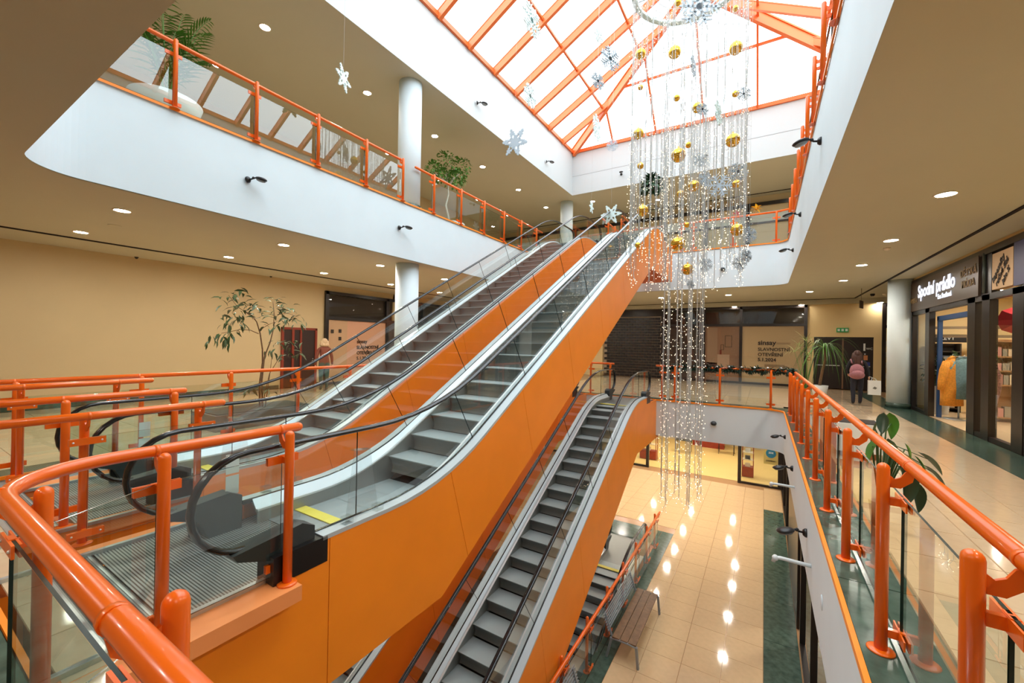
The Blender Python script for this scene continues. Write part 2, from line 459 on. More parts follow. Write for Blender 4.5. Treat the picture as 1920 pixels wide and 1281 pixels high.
# ground floor: beige field right of the pit
R = []
xs = [-2.06 - .49] + [-2.06 + .71 * k for k in range(4)]
ys = [5.4 + .71 * k for k in range(24)]
for j in range(23):
    for i in range(4): R.append((xs[i], xs[i + 1], ys[j], ys[j + 1]))
for j in range(14, 23):
    for i in range(7): R.append((-2.55 - .71 * (i + 1), -2.55 - .71 * i, ys[j], ys[j + 1]))
for j in range(0, 8):
    pass
tiles(floor0, R, Z0, TILE)
G = [(-2.93, -2.55, 5.4 + 1.6 * k, 7.0 + 1.6 * k) for k in range(5)] + [(-2.93, -2.55, 13.4, 14.9), (-7, -2.93, 13.76, 14.9)] + [(.07, .72, 9.0 + 1.7 * k - 3.4, 10.7 + 1.7 * k - 3.4) for k in range(8)] + [(.07, .72, 19.2, 22.2)]
G = [g for g in G if g != (.07, .72, 19.2, 22.2)]
tiles(floor0, G, Z0, STONE, name='stone_slab')
tiles(floor0, [(.07, .72, 19.2 + .71 * k, 19.91 + .71 * k) for k in range(4)], Z0, TILE)
# first floor: right walkway
R = []
xs = [.95 + .7 * k for k in range(4)]
for j in range(28):
    y0 = 2.0 + .71 * j
    for i in range(3): R.append((xs[i], xs[i + 1], y0, y0 + .71))
for j in range(9):
    y0 = 14.2 + .9 * j
    for i in range(12): R.append((.95 - .7 * (i + 1), .95 - .7 * i, y0, y0 + .9))
for i in range(8): R.append((-6.8 + .55 * i, -6.25 + .55 * i, .58, .76))
tiles(floor1, R, 0, TILE2)
G = [(.5, .95, -.5 + 1.5 * k, 1.0 + 1.5 * k) for k in range(10)] + [(3.05, 3.72, .5 + 1.6 * k, 2.1 + 1.6 * k) for k in range(13)]
G += [(-7.88 + 1.2 * k, -6.68 + 1.2 * k, -.0, .5) for k in range(7)] + [(-7.9 + 1.4 * k, -6.5 + 1.4 * k, 13.75, 14.2) for k in range(6)]
G += [(-8.3, -7.9, 0.5 + 1.65 * k, 2.15 + 1.65 * k) for k in range(8)]
tiles(floor1, G, 0, STONE, name='stone_slab')
R = []
for j in range(16):
    for i in range(8): R.append((-8.3 - .75 * (i + 1), -8.3 - .75 * i, .4 + .85 * j, 1.25 + .85 * j))
tiles(floor1, R, 0, TILE2)

# columns
def column(label, x, y, z0, z1, r=.3, cap=True):
    t = thing('round_column', label, 'column', (x, y, z0), group=None)
    mb = MB(); mb.lathe([(r, z0), (r, z1)], 40, (x, y, 0)); obj('shaft', mb, WHITE, t)
    if cap:
        mb = MB(); mb.lathe([(r + .03, z0), (r + .03, z0 + .14), (r + .005, z0 + .14)], 40, (x, y, 0)); obj('plinth', mb, STONE, t)
    return t
column('white round column at the left opening on the upper floor, nearer of two', -8.38, 8.05, Z2, ZC, .31)
column('white round column far along the left side behind escalator tops', -8.5, 18.8, Z2, ZC, .31)
column('white round column under the upper floor edge, behind the escalators at left', -8.38, 8.05, 0, S2, .31)
column('white round column with green stone plinth beside the lingerie shop', 3.5, 16.75, 0, S2, .29)
column('white round column on ground floor seen below', -8.38, 8.05, Z0, S1, .31)

# ------------------------------------------------------------------ skylight
AX, AY0, AY1, AZ = -2.25, 3.17, 14.9, 13.95
sky = thing('skylight', 'hipped glass skylight with orange rafters over the atrium', 'skylight', (AX, 9, SKZ))
mb = MB()
for p, q in (((SKX0, SKY0), (SKX0, SKY1)), ((SKX0, SKY1), (SKX1, SKY1)), ((SKX1, SKY1), (SKX1, SKY0)), ((SKX1, SKY0), (SKX0, SKY0))):
    mb.beam((p[0], p[1], SKZ + .03), (q[0], q[1], SKZ + .03), .12, .14)
obj('curb_frame', mb, SKYO, sky)
hips = [((SKX0, SKY1), (AX, AY1)), ((SKX1, SKY1), (AX, AY1)), ((SKX0, SKY0), (AX, AY0)), ((SKX1, SKY0), (AX, AY0))]
for p, q in hips:
    mb = MB(); mb.beam((p[0], p[1], SKZ), (q[0], q[1], AZ), .13, .34, drop=-.02)
    mb.beam((p[0], p[1], SKZ + .17), (q[0], q[1], AZ + .17), .2, .05)
    obj('hip_rafter', mb, SKYO, sky)
mb = MB(); mb.beam((AX, AY0, AZ), (AX, AY1, AZ), .14, .3); obj('ridge_beam', mb, SKYO, sky)
m1 = (AZ - SKZ) / (AX - SKX0)
m2 = (AZ - SKZ) / (SKY1 - AY1)
ry = [16.85 - 1.38 * k for k in range(13)]
def ztop(x, y):
    return SKZ + min(m1 * (x - SKX0), m1 * (SKX1 - x), m2 * (SKY1 - y), m2 * (y - SKY0))
for y in ry:
    if y < .4: continue
    t = 1.0
    if y > AY1: t = (SKY1 - y) / (SKY1 - AY1)
    if y < AY0: t = (y - SKY0) / (AY0 - SKY0)
    for sx, xe in ((1, SKX0), (-1, SKX1)):
        x1 = xe + sx * (AX - SKX0) * t
        mb = MB(); mb.beam((xe, y, SKZ), (x1, y, SKZ + (AZ - SKZ) * t), .11, .26, up=(0, 0, 1))
        mb.beam((xe, y, SKZ + .12), (x1, y, SKZ + .12 + (AZ - SKZ) * t), .13, .03)
        obj('rafter', mb, SKYO, sky)
for x in [-5.93 + 1.863 * k for k in range(5)]:
    t = min((x - SKX0), (SKX1 - x)) / (AX - SKX0)
    y1 = SKY1 + (AY1 - SKY1) * t
    mb = MB(); mb.beam((x, SKY1, SKZ), (x, y1, SKZ + (AZ - SKZ) * t), .07, .12, up=(0, 1, 1)); obj('far_rafter', mb, SKYO, sky)
for x in (-6.03, -4.17):
    z = SKZ + m1 * (x - SKX0); t = (x - SKX0) / (AX - SKX0)
    ya, yb = SKY0 + t * (AY0 - SKY0), SKY1 + t * (AY1 - SKY1)
    mb = MB(); mb.beam((x, ya, z), (x, yb, z), .07, .08); obj('purlin', mb, SKYO, sky)
    x2 = SKX1 + SKX0 - x
    mb = MB(); mb.beam((x2, ya, z), (x2, yb, z), .07, .08); obj('purlin', mb, SKYO, sky)
y = 16.57; t = (SKY1 - y) / (SKY1 - AY1); z = SKZ + m2 * (SKY1 - y)
mb = MB(); mb.beam((SKX0 + t * (AX - SKX0), y, z), (SKX1 - t * (AX - SKX0), y, z), .07, .08); obj('purlin', mb, SKYO, sky)
# glass panes, one per bay
def pane(pts):
    pts = [Vector(p) for p in pts]; n = (pts[1] - pts[0]).cross(pts[2] - pts[0]).normalized()
    if n.z < 0: n = -n
    a = [p + n * .14 for p in pts]; k = len(a)
    mb = MB(); mb.add(a, [tuple(range(k))]); obj('glass_pane', mb, ROOFG, sky)
ye = sorted([SKY0] + [y for y in ry if y > .4] + [SKY1])
def xin(y):   # how far the side slopes reach in at y
    if y > AY1: return (SKY1 - y) / (SKY1 - AY1)
    if y < AY0: return (y - SKY0) / (AY0 - SKY0)
    return 1.0
D = AX - SKX0
for a, b in zip(ye[:-1], ye[1:]):
    for sx, xe in ((1, SKX0), (-1, SKX1)):
        pts = [(xe, a, SKZ), (xe, b, SKZ)]
        ta, tb = xin(a), xin(b)
        br = AY1 if a < AY1 < b else (AY0 if a < AY0 < b else None)
        if tb > 0: pts.append((xe + sx * D * tb, b, SKZ + (AZ - SKZ) * tb))
        if br: pts.append((AX, br, AZ))
        if ta > 0: pts.append((xe + sx * D * ta, a, SKZ + (AZ - SKZ) * ta))
        pane(pts)
fx = [SKX0] + [-5.93 + 1.863 * k for k in range(5)] + [SKX1]
for ya, yb in ((SKY1, AY1), (SKY0, AY0)):
    for a, b in zip(fx[:-1], fx[1:]):
        ta, tb = min(a - SKX0, SKX1 - a) / D, min(b - SKX0, SKX1 - b) / D
        pts = [(a, ya, SKZ), (b, ya, SKZ)]
        if tb > 0: pts.append((b, ya + (yb - ya) * tb, SKZ + (AZ - SKZ) * tb))
        if a < AX - .01 < b - .01: pts.append((AX, yb, AZ))
        if ta > 0: pts.append((a, ya + (yb - ya) * ta, SKZ + (AZ - SKZ) * ta))
        pane(pts)

# ================================================================== ESCALATORS
SL = 0.546
RUN, RISE = .385, .385 * .546
def knee(kn, slope, yb, ya, z0, R, n=7):
    """(y,z) path: flat at z0, incline, flat at z0+R; knees at kn and kn+R/slope, rounded over yb"""
    k2 = kn + R / slope
    def bez(p0, p1, p2):
        return [((1 - t) ** 2 * p0[0] + 2 * t * (1 - t) * p1[0] + t * t * p2[0], (1 - t) ** 2 * p0[1] + 2 * t * (1 - t) * p1[1] + t * t * p2[1]) for t in [i / n for i in range(n + 1)]]
    a = bez((kn - yb, z0), (kn, z0), (kn + yb, z0 + slope * yb))
    b = bez((k2 - yb, z0 + R - slope * yb), (k2, z0 + R), (k2 + yb, z0 + R))
    return a, b
def full(kn, z0, R, ys, ye, yb=.75, slope=SL, n=7):
    a, b = knee(kn, slope, yb, yb, z0, R, n)
    return [(ys, z0)] + a + b + [(ye, z0 + R)]
def zat(path, y):
    for (y0, z0), (y1, z1) in zip(path[:-1], path[1:]):
        if y0 <= y <= y1: return z0 + (z1 - z0) * (y - y0) / max(1e-9, y1 - y0)
    return path[0][1] if y < path[0][0] else path[-1][1]
def ribbon(mb, top_, bot, x0, x1, mi=0, smooth=False):
    """closed strip between two (y,z) paths of the same length, from x0 to x1"""
    n = len(top_)
    vs = []
    for (ya, za), (yb, zb) in zip(top_, bot):
        vs += [(x0, ya, za), (x1, ya, za), (x1, yb, zb), (x0, yb, zb)]
    fs = []
    for i in range(n - 1):
        a, b = 4 * i, 4 * (i + 1)
        for k in range(4): fs.append((a + k, b + k, b + (k + 1) % 4, a + (k + 1) % 4))
    mb.add(vs, fs + [(0, 1, 2, 3), tuple(range(4 * n - 1, 4 * n - 5, -1))], mi, smooth)
def shift(path, dz): return [(y, z + dz) for y, z in path]

def make_escalator(label, R, ubot=(-1.0, .24), utop=1.22, direction='up'):
    t = thing('escalator', label, 'escalator')
    yt = R / SL
    YS, YE = -2.1, yt + 3.0                       # landing plate ends
    N0, N1 = -1.68, yt + 2.0                       # newel centres
    deck = full(.23, .21, R, -1.18, yt + 1.55)
    hr = full(.23, .96, R, N0, N1, .85)
    ga, gb = -1.25, yt + 1.6
    L = lambda *a, **k: obj(*a, world=False, **k)
    # steps
    sm = MB()
    w = .45
    prof = [(0, 0), (.0, -.012)] + [(.012 + .05 * math.sin(PI * k / 8) ** 1, -.012 - .2 * k / 6) for k in range(1, 7)] + [(RUN + .03, -.212), (RUN + .03, -.03), (RUN + .01, 0)]
    n = len(prof)
    sm.add([(-w, p[0], p[1]) for p in prof] + [(w, p[0], p[1]) for p in prof], [tuple(range(n)), tuple(range(2 * n - 1, n - 1, -1))], 1)
    for i in range(n):
        j = (i + 1) % n
        sm.add([(-w, prof[i][0], prof[i][1]), (w, prof[i][0], prof[i][1]), (w, prof[j][0], prof[j][1]), (-w, prof[j][0], prof[j][1])], [(0, 1, 2, 3)], 0 if i == n - 1 or i == 0 else 1)
    sme = sm.mesh('step', [STEPM, STEPR], recalc=True)
    npath = full(0, -.012, R, -2, yt + 2, .5)
    k0 = -2
    i = k0
    while True:
        y = i * RUN + .1
        if y > yt + .55: break
        ztread = zat(npath, y + .05) 
        if y < .35: ztread = max(-.012, RISE * (i - .15))
        L('step', sme, None, t, loc=(0, y, min(ztread, R - .012)))
        i += 1
    # landing and comb plates
    for nm, a, b, z in (('landing_plate', YS, -1.0, 0), ('landing_plate', yt + 1.05, YE, R)):
        mb = MB(); mb.box(-.93, .57, a, b, z - .03, z); L(nm, mb, GRATE, t)
    for a, b, z in ((-1.0, -.66, 0), (yt + .72, yt + 1.05, R)):
        mb = MB(); mb.box(-.46, .46, a, b, z - .03, z + .003); L('comb_plate', mb, GRATE2, t)
    for a, b, z in ((-.74, -.62, 0), (yt + .66, yt + .78, R)):
        mb = MB(); mb.box(-.45, .45, a, b, z, z + .012)
        L('comb', mb, YELLOW, t)
    # skirts, decks
    stp = full(.13, .12, R, -1.1, yt + 1.5, .6)
    for s in (-1, 1):
        mb = MB(); ribbon(mb, stp, shift(stp, -.42), s * .452, s * .47); L('skirt_panel', mb, SKIRT, t)
        mb = MB(); ribbon(mb, shift(stp, .012), shift(stp, -.006), s * .446, s * .475); L('skirt_trim', mb, TRIM, t)
        mb = MB()
        a_, b_ = stp, [(y, zat(deck, y)) for y, z in stp]
        vs = []
        for (ya, za), (yb, zb) in zip(a_, b_):
            vs += [(s * .47, ya, za), (s * .548, yb, max(zb, za + .02)), (s * .548, yb, max(zb, za + .02) - .03), (s * .47, ya, za - .03)]
        nn = len(stp); fs = []
        for q in range(nn - 1):
            a, b = 4 * q, 4 * (q + 1)
            for k in range(4): fs.append((a + k, b + k, b + (k + 1) % 4, a + (k + 1) % 4))
        mb.add(vs, fs + [(0, 1, 2, 3), tuple(range(4 * nn - 1, 4 * nn - 5, -1))]); L('inner_deck', mb, STEEL2, t)
        mb = MB(); ribbon(mb, shift(deck, .0), shift(deck, -.035), s * .572, s * .685); L('outer_deck', mb, STEEL2, t)
        mb = MB(); ribbon(mb, shift(deck, .006), shift(deck, -.03), s * .548, s * .572); L('glass_seal', mb, RUBBER, t)
        # handrail loop
        pts = []
        r = .335
        zc0, zc1 = .96 - r, R + .96 - r
        pts.append((s * .56, ga - .1, zc0 - r + .03)); pts.append((s * .56, N0 + .12, zc0 - r))
        for k in range(0, 13): a = 1.5 * PI - PI * k / 12; pts.append((s * .56, N0 + r * math.cos(a), zc0 + r * math.sin(a)))
        pts += [(s * .56, y, z) for y, z in hr[1:-1]]
        for k in range(0, 13): a = .5 * PI - PI * k / 12; pts.append((s * .56, N1 + r * math.cos(a), zc1 + r * math.sin(a)))
        pts.append((s * .56, N1 - .12, zc1 - r)); pts.append((s * .56, gb + .1, zc1 - r + .03))
        mb = MB(); mb.tube(pts, .04, 10, ry=.021, side=(1, 0, 0)); L('handrail', mb, RUBBER, t)
        # glass panels with perpendicular joints
        cuts = [N0 + .9]
        y = .9
        while y < yt - .6: cuts.append(y); y += 1.28
        cuts.append(yt + 1.0)
        def gtop(y):  # point of handrail underside seen square from a deck point
            off = -.36 if .5 < y < yt - .1 else 0
            return (y + off, zat(hr, y + off) - .015)
        edges = [None] + cuts + [None]
        for a, b in zip(edges[:-1], edges[1:]):
            poly = []
            if a is None:
                poly = [(b, zat(deck, b)), gtop(b)]
                poly = [(ga, zat(deck, ga)), (b - .008, zat(deck, b)), (gtop(b)[0] - .008, gtop(b)[1])]
                poly += [(N0 + (r - .02) * math.cos(.5 * PI + PI * k / 12), zc0 + (r - .02) * math.sin(.5 * PI + PI * k / 12)) for k in range(13)]
            elif b is None:
                poly = [(gb, zat(deck, gb)), (a + .008, zat(deck, a)), (gtop(a)[0] + .008, gtop(a)[1])]
                poly += [(N1 + (r - .02) * math.cos(.5 * PI - PI * k / 12), zc1 + (r - .02) * math.sin(.5 * PI - PI * k / 12)) for k in range(13)]
            else:
                A, B = gtop(a), gtop(b)
                lo = [p for p in deck if a + .02 < p[0] < b - .02]; hi = [(p[0], p[1] - .015) for p in hr if A[0] + .02 < p[0] < B[0] - .02]
                poly = [(a + .006, zat(deck, a))] + lo + [(b - .006, zat(deck, b)), (B[0] - .006, B[1])] + hi[::-1] + [(A[0] + .006, A[1])]
            mb = MB(); k = len(poly)
            mb.add([(s * .56, p[0], p[1]) for p in poly], [tuple(range(k))], 0)
            # polished edges at the joint
            if b is not None:
                B = gtop(b); mb.beam((s * .56, b - .004, zat(deck, b)), (s * .56, B[0] - .004, B[1]), .012, .003, up=(0, 1, 0), mi=1)
            L('glass_panel', mb, [EGLASS, GEDGE], t)
        # handrail inlets
        for yy, zz, sg in ((-1.22, 0, -1), (yt + 1.58, R, 1)):
            p = [(yy, zz), (yy, zz + .30), (yy + sg * .10, zz + .35), (yy + sg * .58, zz + .30), (yy + sg * .55, zz + .25), (yy + sg * .34, zz + .17), (yy + sg * .26, zz)]
            mb = MB(); mb.prism(p, 0, s * .56 - .075, s * .56 + .075); L('handrail_inlet', mb, INLET, t)
            mb = MB(); mb.box(s * .56 - .09, s * .685, yy - sg * .08, yy + sg * .34, zz, zz + .2); L('inlet_box', mb, BLACK, t)
        # anti climb plate of clear acrylic on the outer deck
        yy = -.95
        mb = MB(); mb.prism([(yy, zat(deck, yy) + .02), (yy + .34, zat(deck, yy + .34) + .02), (yy + .24, .80), (yy + .08, .82)], 0, s * .635, s * .643)
        mb.prism([(yy + .08, .80), (yy + .24, .78), (yy + .24, .79), (yy + .08, .81)], 0, s * .58, s * .643)
        L('acrylic_guard', mb, ACRYL, t)
        mb = MB(); mb.box(s * .60, s * .67, yy - .02, yy + .06, .21, .27); L('guard_clamp', mb, ACRYL, t)
        mb = MB(); mb.box(s * .60, s * .67, yy + .30, yy + .38, .215, .27); L('guard_clamp', mb, ACRYL, t)
        # cladding: bottom path and seamed panels
        ub = []
        lowz = ubot[0]; ky = ubot[1]
        topz = R - utop
        ku = ky + (topz - lowz) / SL * 1.0
        bot = lambda y: lowz if y < ky else (topz if y > ku else lowz + (y - ky) * SL)
        dk = lambda y: zat(deck, y) - .03 if y > -1.15 else -.005
        dk2 = lambda y: (R - .005) if y > yt + 1.9 else dk(y)
        seams = [-2.55, -1.12, .35]
        y = 1.9
        while y < yt - .5: seams.append(y); y += 1.55
        seams += [yt + .4, YE]
        for a, b in zip(seams[:-1], seams[1:]):
            sa = .34 if (.2 < a < yt) else 0; sb = .34 if (.2 < b < yt) else 0
            yy_t = [a + (b - a) * k / 8 for k in range(9)]
            yy_b = [a + sa + (b + sb - a - sa) * k / 8 for k in range(9)]
            tp = [(q, dk2(q)) for q in yy_t]; bt = [(q, bot(q)) for q in yy_b]
            for kk in (ky, ku):    # keep the sharp kink of the underside
                if yy_b[0] + .02 < kk < yy_b[-1] - .02:
                    k = min(range(1, 8), key=lambda e: abs(yy_b[e] - kk)); bt[k] = (kk, bot(kk))
            tp[0] = (tp[0][0] + .003, tp[0][1]); bt[0] = (bt[0][0] + .003, bt[0][1]); tp[-1] = (tp[-1][0] - .003, tp[-1][1]); bt[-1] = (bt[-1][0] - .003, bt[-1][1])
            mb = MB(); ribbon(mb, tp, bt, s * .665, s * .682); L('cladding_panel', mb, ORANGE2, t)
        
    ky_list = [-2.5, -1.2] + [q for q in [ky] + [p[0] for p in deck if p[0] > 0] + [ku, YE - .05]]
    ky_list = sorted(set(round(q, 3) for q in ky_list))
    tp = [(q, min(dk2(q), zat(npath, q) - .46) if -.7 < q < yt + .8 else (dk2(q) if q < 1 else R) - .04) for q in ky_list]
    bt = [(q, bot(q) + .006) for q in ky_list]
    mb = MB(); ribbon(mb, tp, bt, -.662, .662); L('truss_casing', mb, mat('truss_orange', (200, 92, 24), .5), t)
    tray = full(0, -.30, R, -1.2, yt + 1.3, .5)
    mb = MB(); ribbon(mb, tray, shift(tray, -.02), -.47, .47); L('step_track', mb, mat('track_black', (20, 20, 20), .8), t)
    # small pictogram plates on the entry glass
    mb = MB(); mb.box(-.553, -.557, -1.33, -1.22, .50, .68); mb.box(-.553, -.557, -1.33, -1.22, .31, .48); L('pictogram_plate', mb, mat('white_plate', (214, 224, 222), .4), t)
    return t
up1 = make_escalator('front rising escalator with orange side, nearest of the two going up', 5.3)
up1.location = (-3.6, 3.15, 0)
up2 = dup(up1); up2.location = (-6.0, 3.23, 0)
up2['label'] = 'rear rising escalator with orange side, farther left beyond the front one'
dn1 = make_escalator('escalator descending to the ground floor, right of and below the big orange side', 4.7, (-1.2, .6), 1.25)
yt = 4.7 / SL
dn1.location = (-3.62, 10.95 - yt, Z0)
dn2 = dup(dn1); dn2.location = (-6.0, 10.95 - yt, Z0)
dn2['label'] = 'escalator from the ground floor hidden under the rear rising one'
ba1 = dup(dn1); ba1.location = (-3.62, 10.85 - yt, 2 * Z0)
ba1['label'] = 'dark basement escalator at ground floor beside the bench'
ba2 = dup(dn1); ba2.location = (-5.9, 10.85 - yt, 2 * Z0)
ba2['label'] = 'basement escalator with curved black handrail seen through glass far left'

# ================================================================== RAILINGS
RH = 1.085
pm = MB(); pm.lathe([(.031, .008), (.031, 1.06)] + [(.031 * math.cos(a), 1.06 + .031 * math.sin(a)) for a in [PI / 2 * k / 4 for k in range(1, 4)]] + [(.002, 1.091)], 14)
POST = pm.mesh('post', ORANGE)
pm = MB(); pm.lathe([(.066, 0), (.066, .007), (.058, .012), (.031, .016)], 18); FLANGE = pm.mesh('base_flange', ORANGE)
pm = MB(); pm.prism([(.02, .955), (.075, .955), (.125, 1.0), (.135, 1.045), (.118, 1.062), (.095, 1.052), (.075, 1.018), (.05, 1.005), (.02, 1.03)], 1, -.006, .006); BRACK = pm.mesh('rail_bracket', ORANGE)
def clampm(z):
    c = MB(); c.box(.02, .076, -.013, .013, z - .022, z + .022); c.box(.074, .082, -.11, .11, z - .027, z + .027)
    c.box(.094, .104, -.11, .11, z - .027, z + .027); c.box(.076, .1, -.03, .03, z + .02, z + .03)
    for s in (-.085, .085): c.ball((.105, s, z), .008, 8, 4, 1)
    return c.mesh('glass_clamp', [ORANGE, TRIM])
CL1, CL2 = clampm(.875), clampm(.115)
def railing(label, path, posts, z, side, loc=None, group=None, glass=True, endcaps=True, hs=1.0, flange=True, gz=(.05, .905)):
    """path: handrail polyline (x,y); posts: list of (x,y, angle of the direction post->rail)"""
    L0 = Vector((path[0][0], path[0][1], z))
    t = thing('railing', label, 'railing', L0, 0, group)
    mb = MB(); RHs = RH * hs; gz = (gz[0], gz[1] * hs)
    pts = [(p[0], p[1], z + RHs) for p in path]
    mb.tube(pts, .033, 14)
    for e in (0, -1):
        if endcaps: mb.ball(pts[e], .033, 14, 6)
    obj('handrail', mb, ORANGE, t)
    gp = []
    for (x, y, a) in posts:
        # sleeve rings at each post, on the handrail
        rx, ry_ = x + math.cos(a) * .118, y + math.sin(a) * .118
        dx, dy = -math.sin(a) * .012, math.cos(a) * .012
        mb = MB(); mb.tube([(rx - dx * 1, ry_ - dy, z + RHs), (rx + dx, ry_ + dy, z + RHs)], .0345, 14); obj('joint_sleeve', mb, ORANGE, t)
        p = obj('post', POST, None, t, loc=(x - L0.x, y - L0.y, 0)); p.rotation_euler = (0, 0, a); p.scale = (1, 1, hs)
        if flange: obj('base_flange', FLANGE, None, p)
        obj('rail_bracket', BRACK, None, p)
        if glass: obj('glass_clamp', CL1, None, p); obj('glass_clamp', CL2, None, p)
        gp.append((x + math.cos(a) * .088, y + math.sin(a) * .088))
    if glass:
        for (a, b) in zip(gp[:-1], gp[1:]):
            A, B = Vector(a), Vector(b); d = (B - A)
            if d.length < .3: continue
            dn = d.normalized(); A = A + dn * .005; B = B - dn * .005; nn = Vector((-dn.y, dn.x)) * .006
            mb = MB()
            v = [A - nn, B - nn, B + nn, A + nn]
            vs = [(p.x, p.y, z + gz[0]) for p in v] + [(p.x, p.y, z + gz[1]) for p in v]
            mb.add(vs, [(0, 1, 5, 4)], 0)
            mb.add(vs, [(0, 3, 2, 1), (4, 5, 6, 7), (1, 2, 6, 5), (3, 0, 4, 7)], 1)
            obj('glass_panel', mb, [GLASS, GEDGE], t)
    return t
# right side of the opening, first floor (runs away from the camera)
ys_ = [.77 + 1.2 * k for k in range(11)]
railing('long orange railing with glass on the right side of the opening, first floor',
        [(.72, -.8), (.72, 13.3), (.66, 13.7), (.52, 13.86), (.4, 13.9)], [(.6, y, 0) for y in ys_ if y > -.5] + [(.6, 13.2, 0)], 0, 1)
# far side first floor
railing('orange railing at the far end of the opening, first floor, with fir garland',
        [(.4, 13.9), (-2.98, 13.9)], [(.18, 13.78, PI / 2), (-1.12, 13.78, PI / 2), (-2.4, 13.78, PI / 2), (-2.78, 13.78, PI / 2)], 0, 1)
railing('short orange railing between the descending escalator heads', [(-4.42, 13.9), (-5.3, 13.9)], [(-4.5, 13.78, PI / 2), (-5.2, 13.78, PI / 2)], 0, 1)
railing('orange railing stub beside the far escalator head, back left', [(-6.85, 13.9), (-7.7, 13.9)], [(-6.95, 13.78, PI / 2), (-7.65, 13.78, PI / 2)], 0, 1)
# near rail with its curved corner, then along the front landing
arc = [(-2.55 - .45 * math.sin(a), .79 - .45 * math.cos(a)) for a in [PI / 2 * k / 8 for k in range(9)]]
railing('thick orange rail in the foreground curving round the front landing',
        [(.35, .34), (-1.28, .34), (-2.2, .34)] + arc + [(-3.0, 1.1), (-3.0, 1.80)],
        [(.07, .455, -PI / 2), (-1.29, .455, -PI / 2), (-2.65, .455, -PI / 2), (-2.882, .95, PI), (-2.882, 1.67, PI)], 0, 1, gz=(.05, .9))
for lab, xr, sd, yb, ye in (('second orange rail from the front, at the left edge of the front landing', -4.72, 0, .45, 2.02),
                           ('third orange rail from the front, at the right edge of the rear landing', -5.52, PI, .5, 1.98),
                           ('fourth orange rail from the front, at the left edge of the rear landing', -7.12, 0, .55, 2.18)):
    cx = math.cos(sd)
    pth = [(xr, ye), (xr, yb)]
    railing(lab, pth, [(xr - cx * .118, 1.05, sd), (xr - cx * .118, 1.86, sd)], 0, 1, hs=1.0 if xr > -5 else 1.06)
railing('long orange railing on the far left side of the opening, first floor',
        [(-7.98, -.8), (-7.98, 13.6)], [(-7.86, -.1 + 1.2 * k, PI) for k in range(12)], 0, 1, hs=1.06)
# second floor
railing('orange railing on the upper left balcony before the column',
        [(-7.98, 1.3), (-7.98, 7.42)], [(-7.86, 1.43 + 1.2 * k, PI) for k in range(5)] + [(-7.86, 7.35, PI)], Z2, 1)
railing('orange railing on the upper left balcony beyond the column',
        [(-7.98, 7.9), (-7.98, 15.2)], [(-7.86, 8.5 + 1.2 * k, PI) for k in range(6)], Z2, 1)
railing('orange railing along the upper right edge, seen from below', [(.76, 1.3), (.76, 16.0), (.66, 16.45), (.3, 16.6)], [(.62, 2.0 + 1.2 * k, 0) for k in range(12)], Z2, 1)
railing('orange railing at the far end of the upper floor, behind hanging lights', [(.3, 16.6), (-2.8, 16.6)], [(.3, 16.48, PI / 2), (-1.0, 16.48, PI / 2), (-2.3, 16.48, PI / 2), (-2.72, 16.48, PI / 2)], Z2, 1)
railing('short orange railing between the two upper escalator landings', [(-4.5, 16.6), (-5.1, 16.6)], [(-4.55, 16.48, PI / 2), (-5.05, 16.48, PI / 2)], Z2, 1)
railing('orange rail along the upper landing of the front escalator', [(-4.42, 14.6), (-4.42, 16.6)], [(-4.54, 14.9, 0), (-4.54, 15.7, 0)], Z2, 1)
railing('orange rail along the upper landing of the rear escalator', [(-5.15, 14.6), (-5.15, 16.6)], [(-5.03, 14.9, PI), (-5.03, 15.7, PI)], Z2, 1)
# ground floor, beside the basement pit
railing('orange railing beside the basement escalator on the ground floor', [(-2.78, 4.9), (-2.78, 13.75)], [(-2.89, 5.3 + 1.2 * k, 0) for k in range(7)] + [(-2.89, 13.55, 0)], Z0, 1)
# orange ledges carrying the landing rails
def ledge(label, x0, x1, y0, y1, out, z=0):
    t = thing('landing_ledge', label, 'ledge', (x0, y0, z))
    mb = MB(); mb.box(x0, x1, y0, y1, z - .11, z - .002); obj('ledge_plate', mb, ORANGE3, t)
    xs_ = x0 if abs(x0 - out) > abs(x1 - out) else x1
    mb = MB(); mb.box(xs_ - .02, xs_ + .02, y0, y1, z - .002, z + .028); obj('edge_profile', mb, STEEL, t)
ledge('orange ledge under the front landing rail, foreground', -3.03, -2.78, .52, 1.72, -2.78)
ledge('orange ledge on the left edge of the front landing', -4.73, -4.54, .52, 1.95, -4.73)
ledge('orange ledge on the right edge of the rear landing', -5.42, -5.28, .52, 1.98, -5.42)
ledge('orange ledge on the left edge of the rear landing', -7.28, -6.95, .52, 2.1, -7.28)
# entrance gratings
for x0, x1, lab in ((-4.55, -3.04, 'ribbed metal floor grating before the front rising escalator'), (-7.05, -5.40, 'ribbed metal floor grating before the rear rising escalator')):
    t = thing('floor_grating', lab, 'grating', ((x0 + x1) / 2, 1.1, 0))
    mb = MB(); mb.box(x0, x1, .78, 1.04, -.03, .0005)
    obj('plate', mb, GRATE, t)
    mb = MB(); mb.box(x0 - .0, x1, .75, .78, -.03, .006); obj('edge_profile', mb, STEEL, t)
    mb = MB()
    y = .80
    while y < 1.02: mb.box(x0 + .01, x1 - .01, y, y + .010, .0005, .006); y += .03
    obj('rib', mb, STEEL, t, kind='stuff')
for y0, x in ((13.72, -3.57), (13.72, -6.0)):
    pass

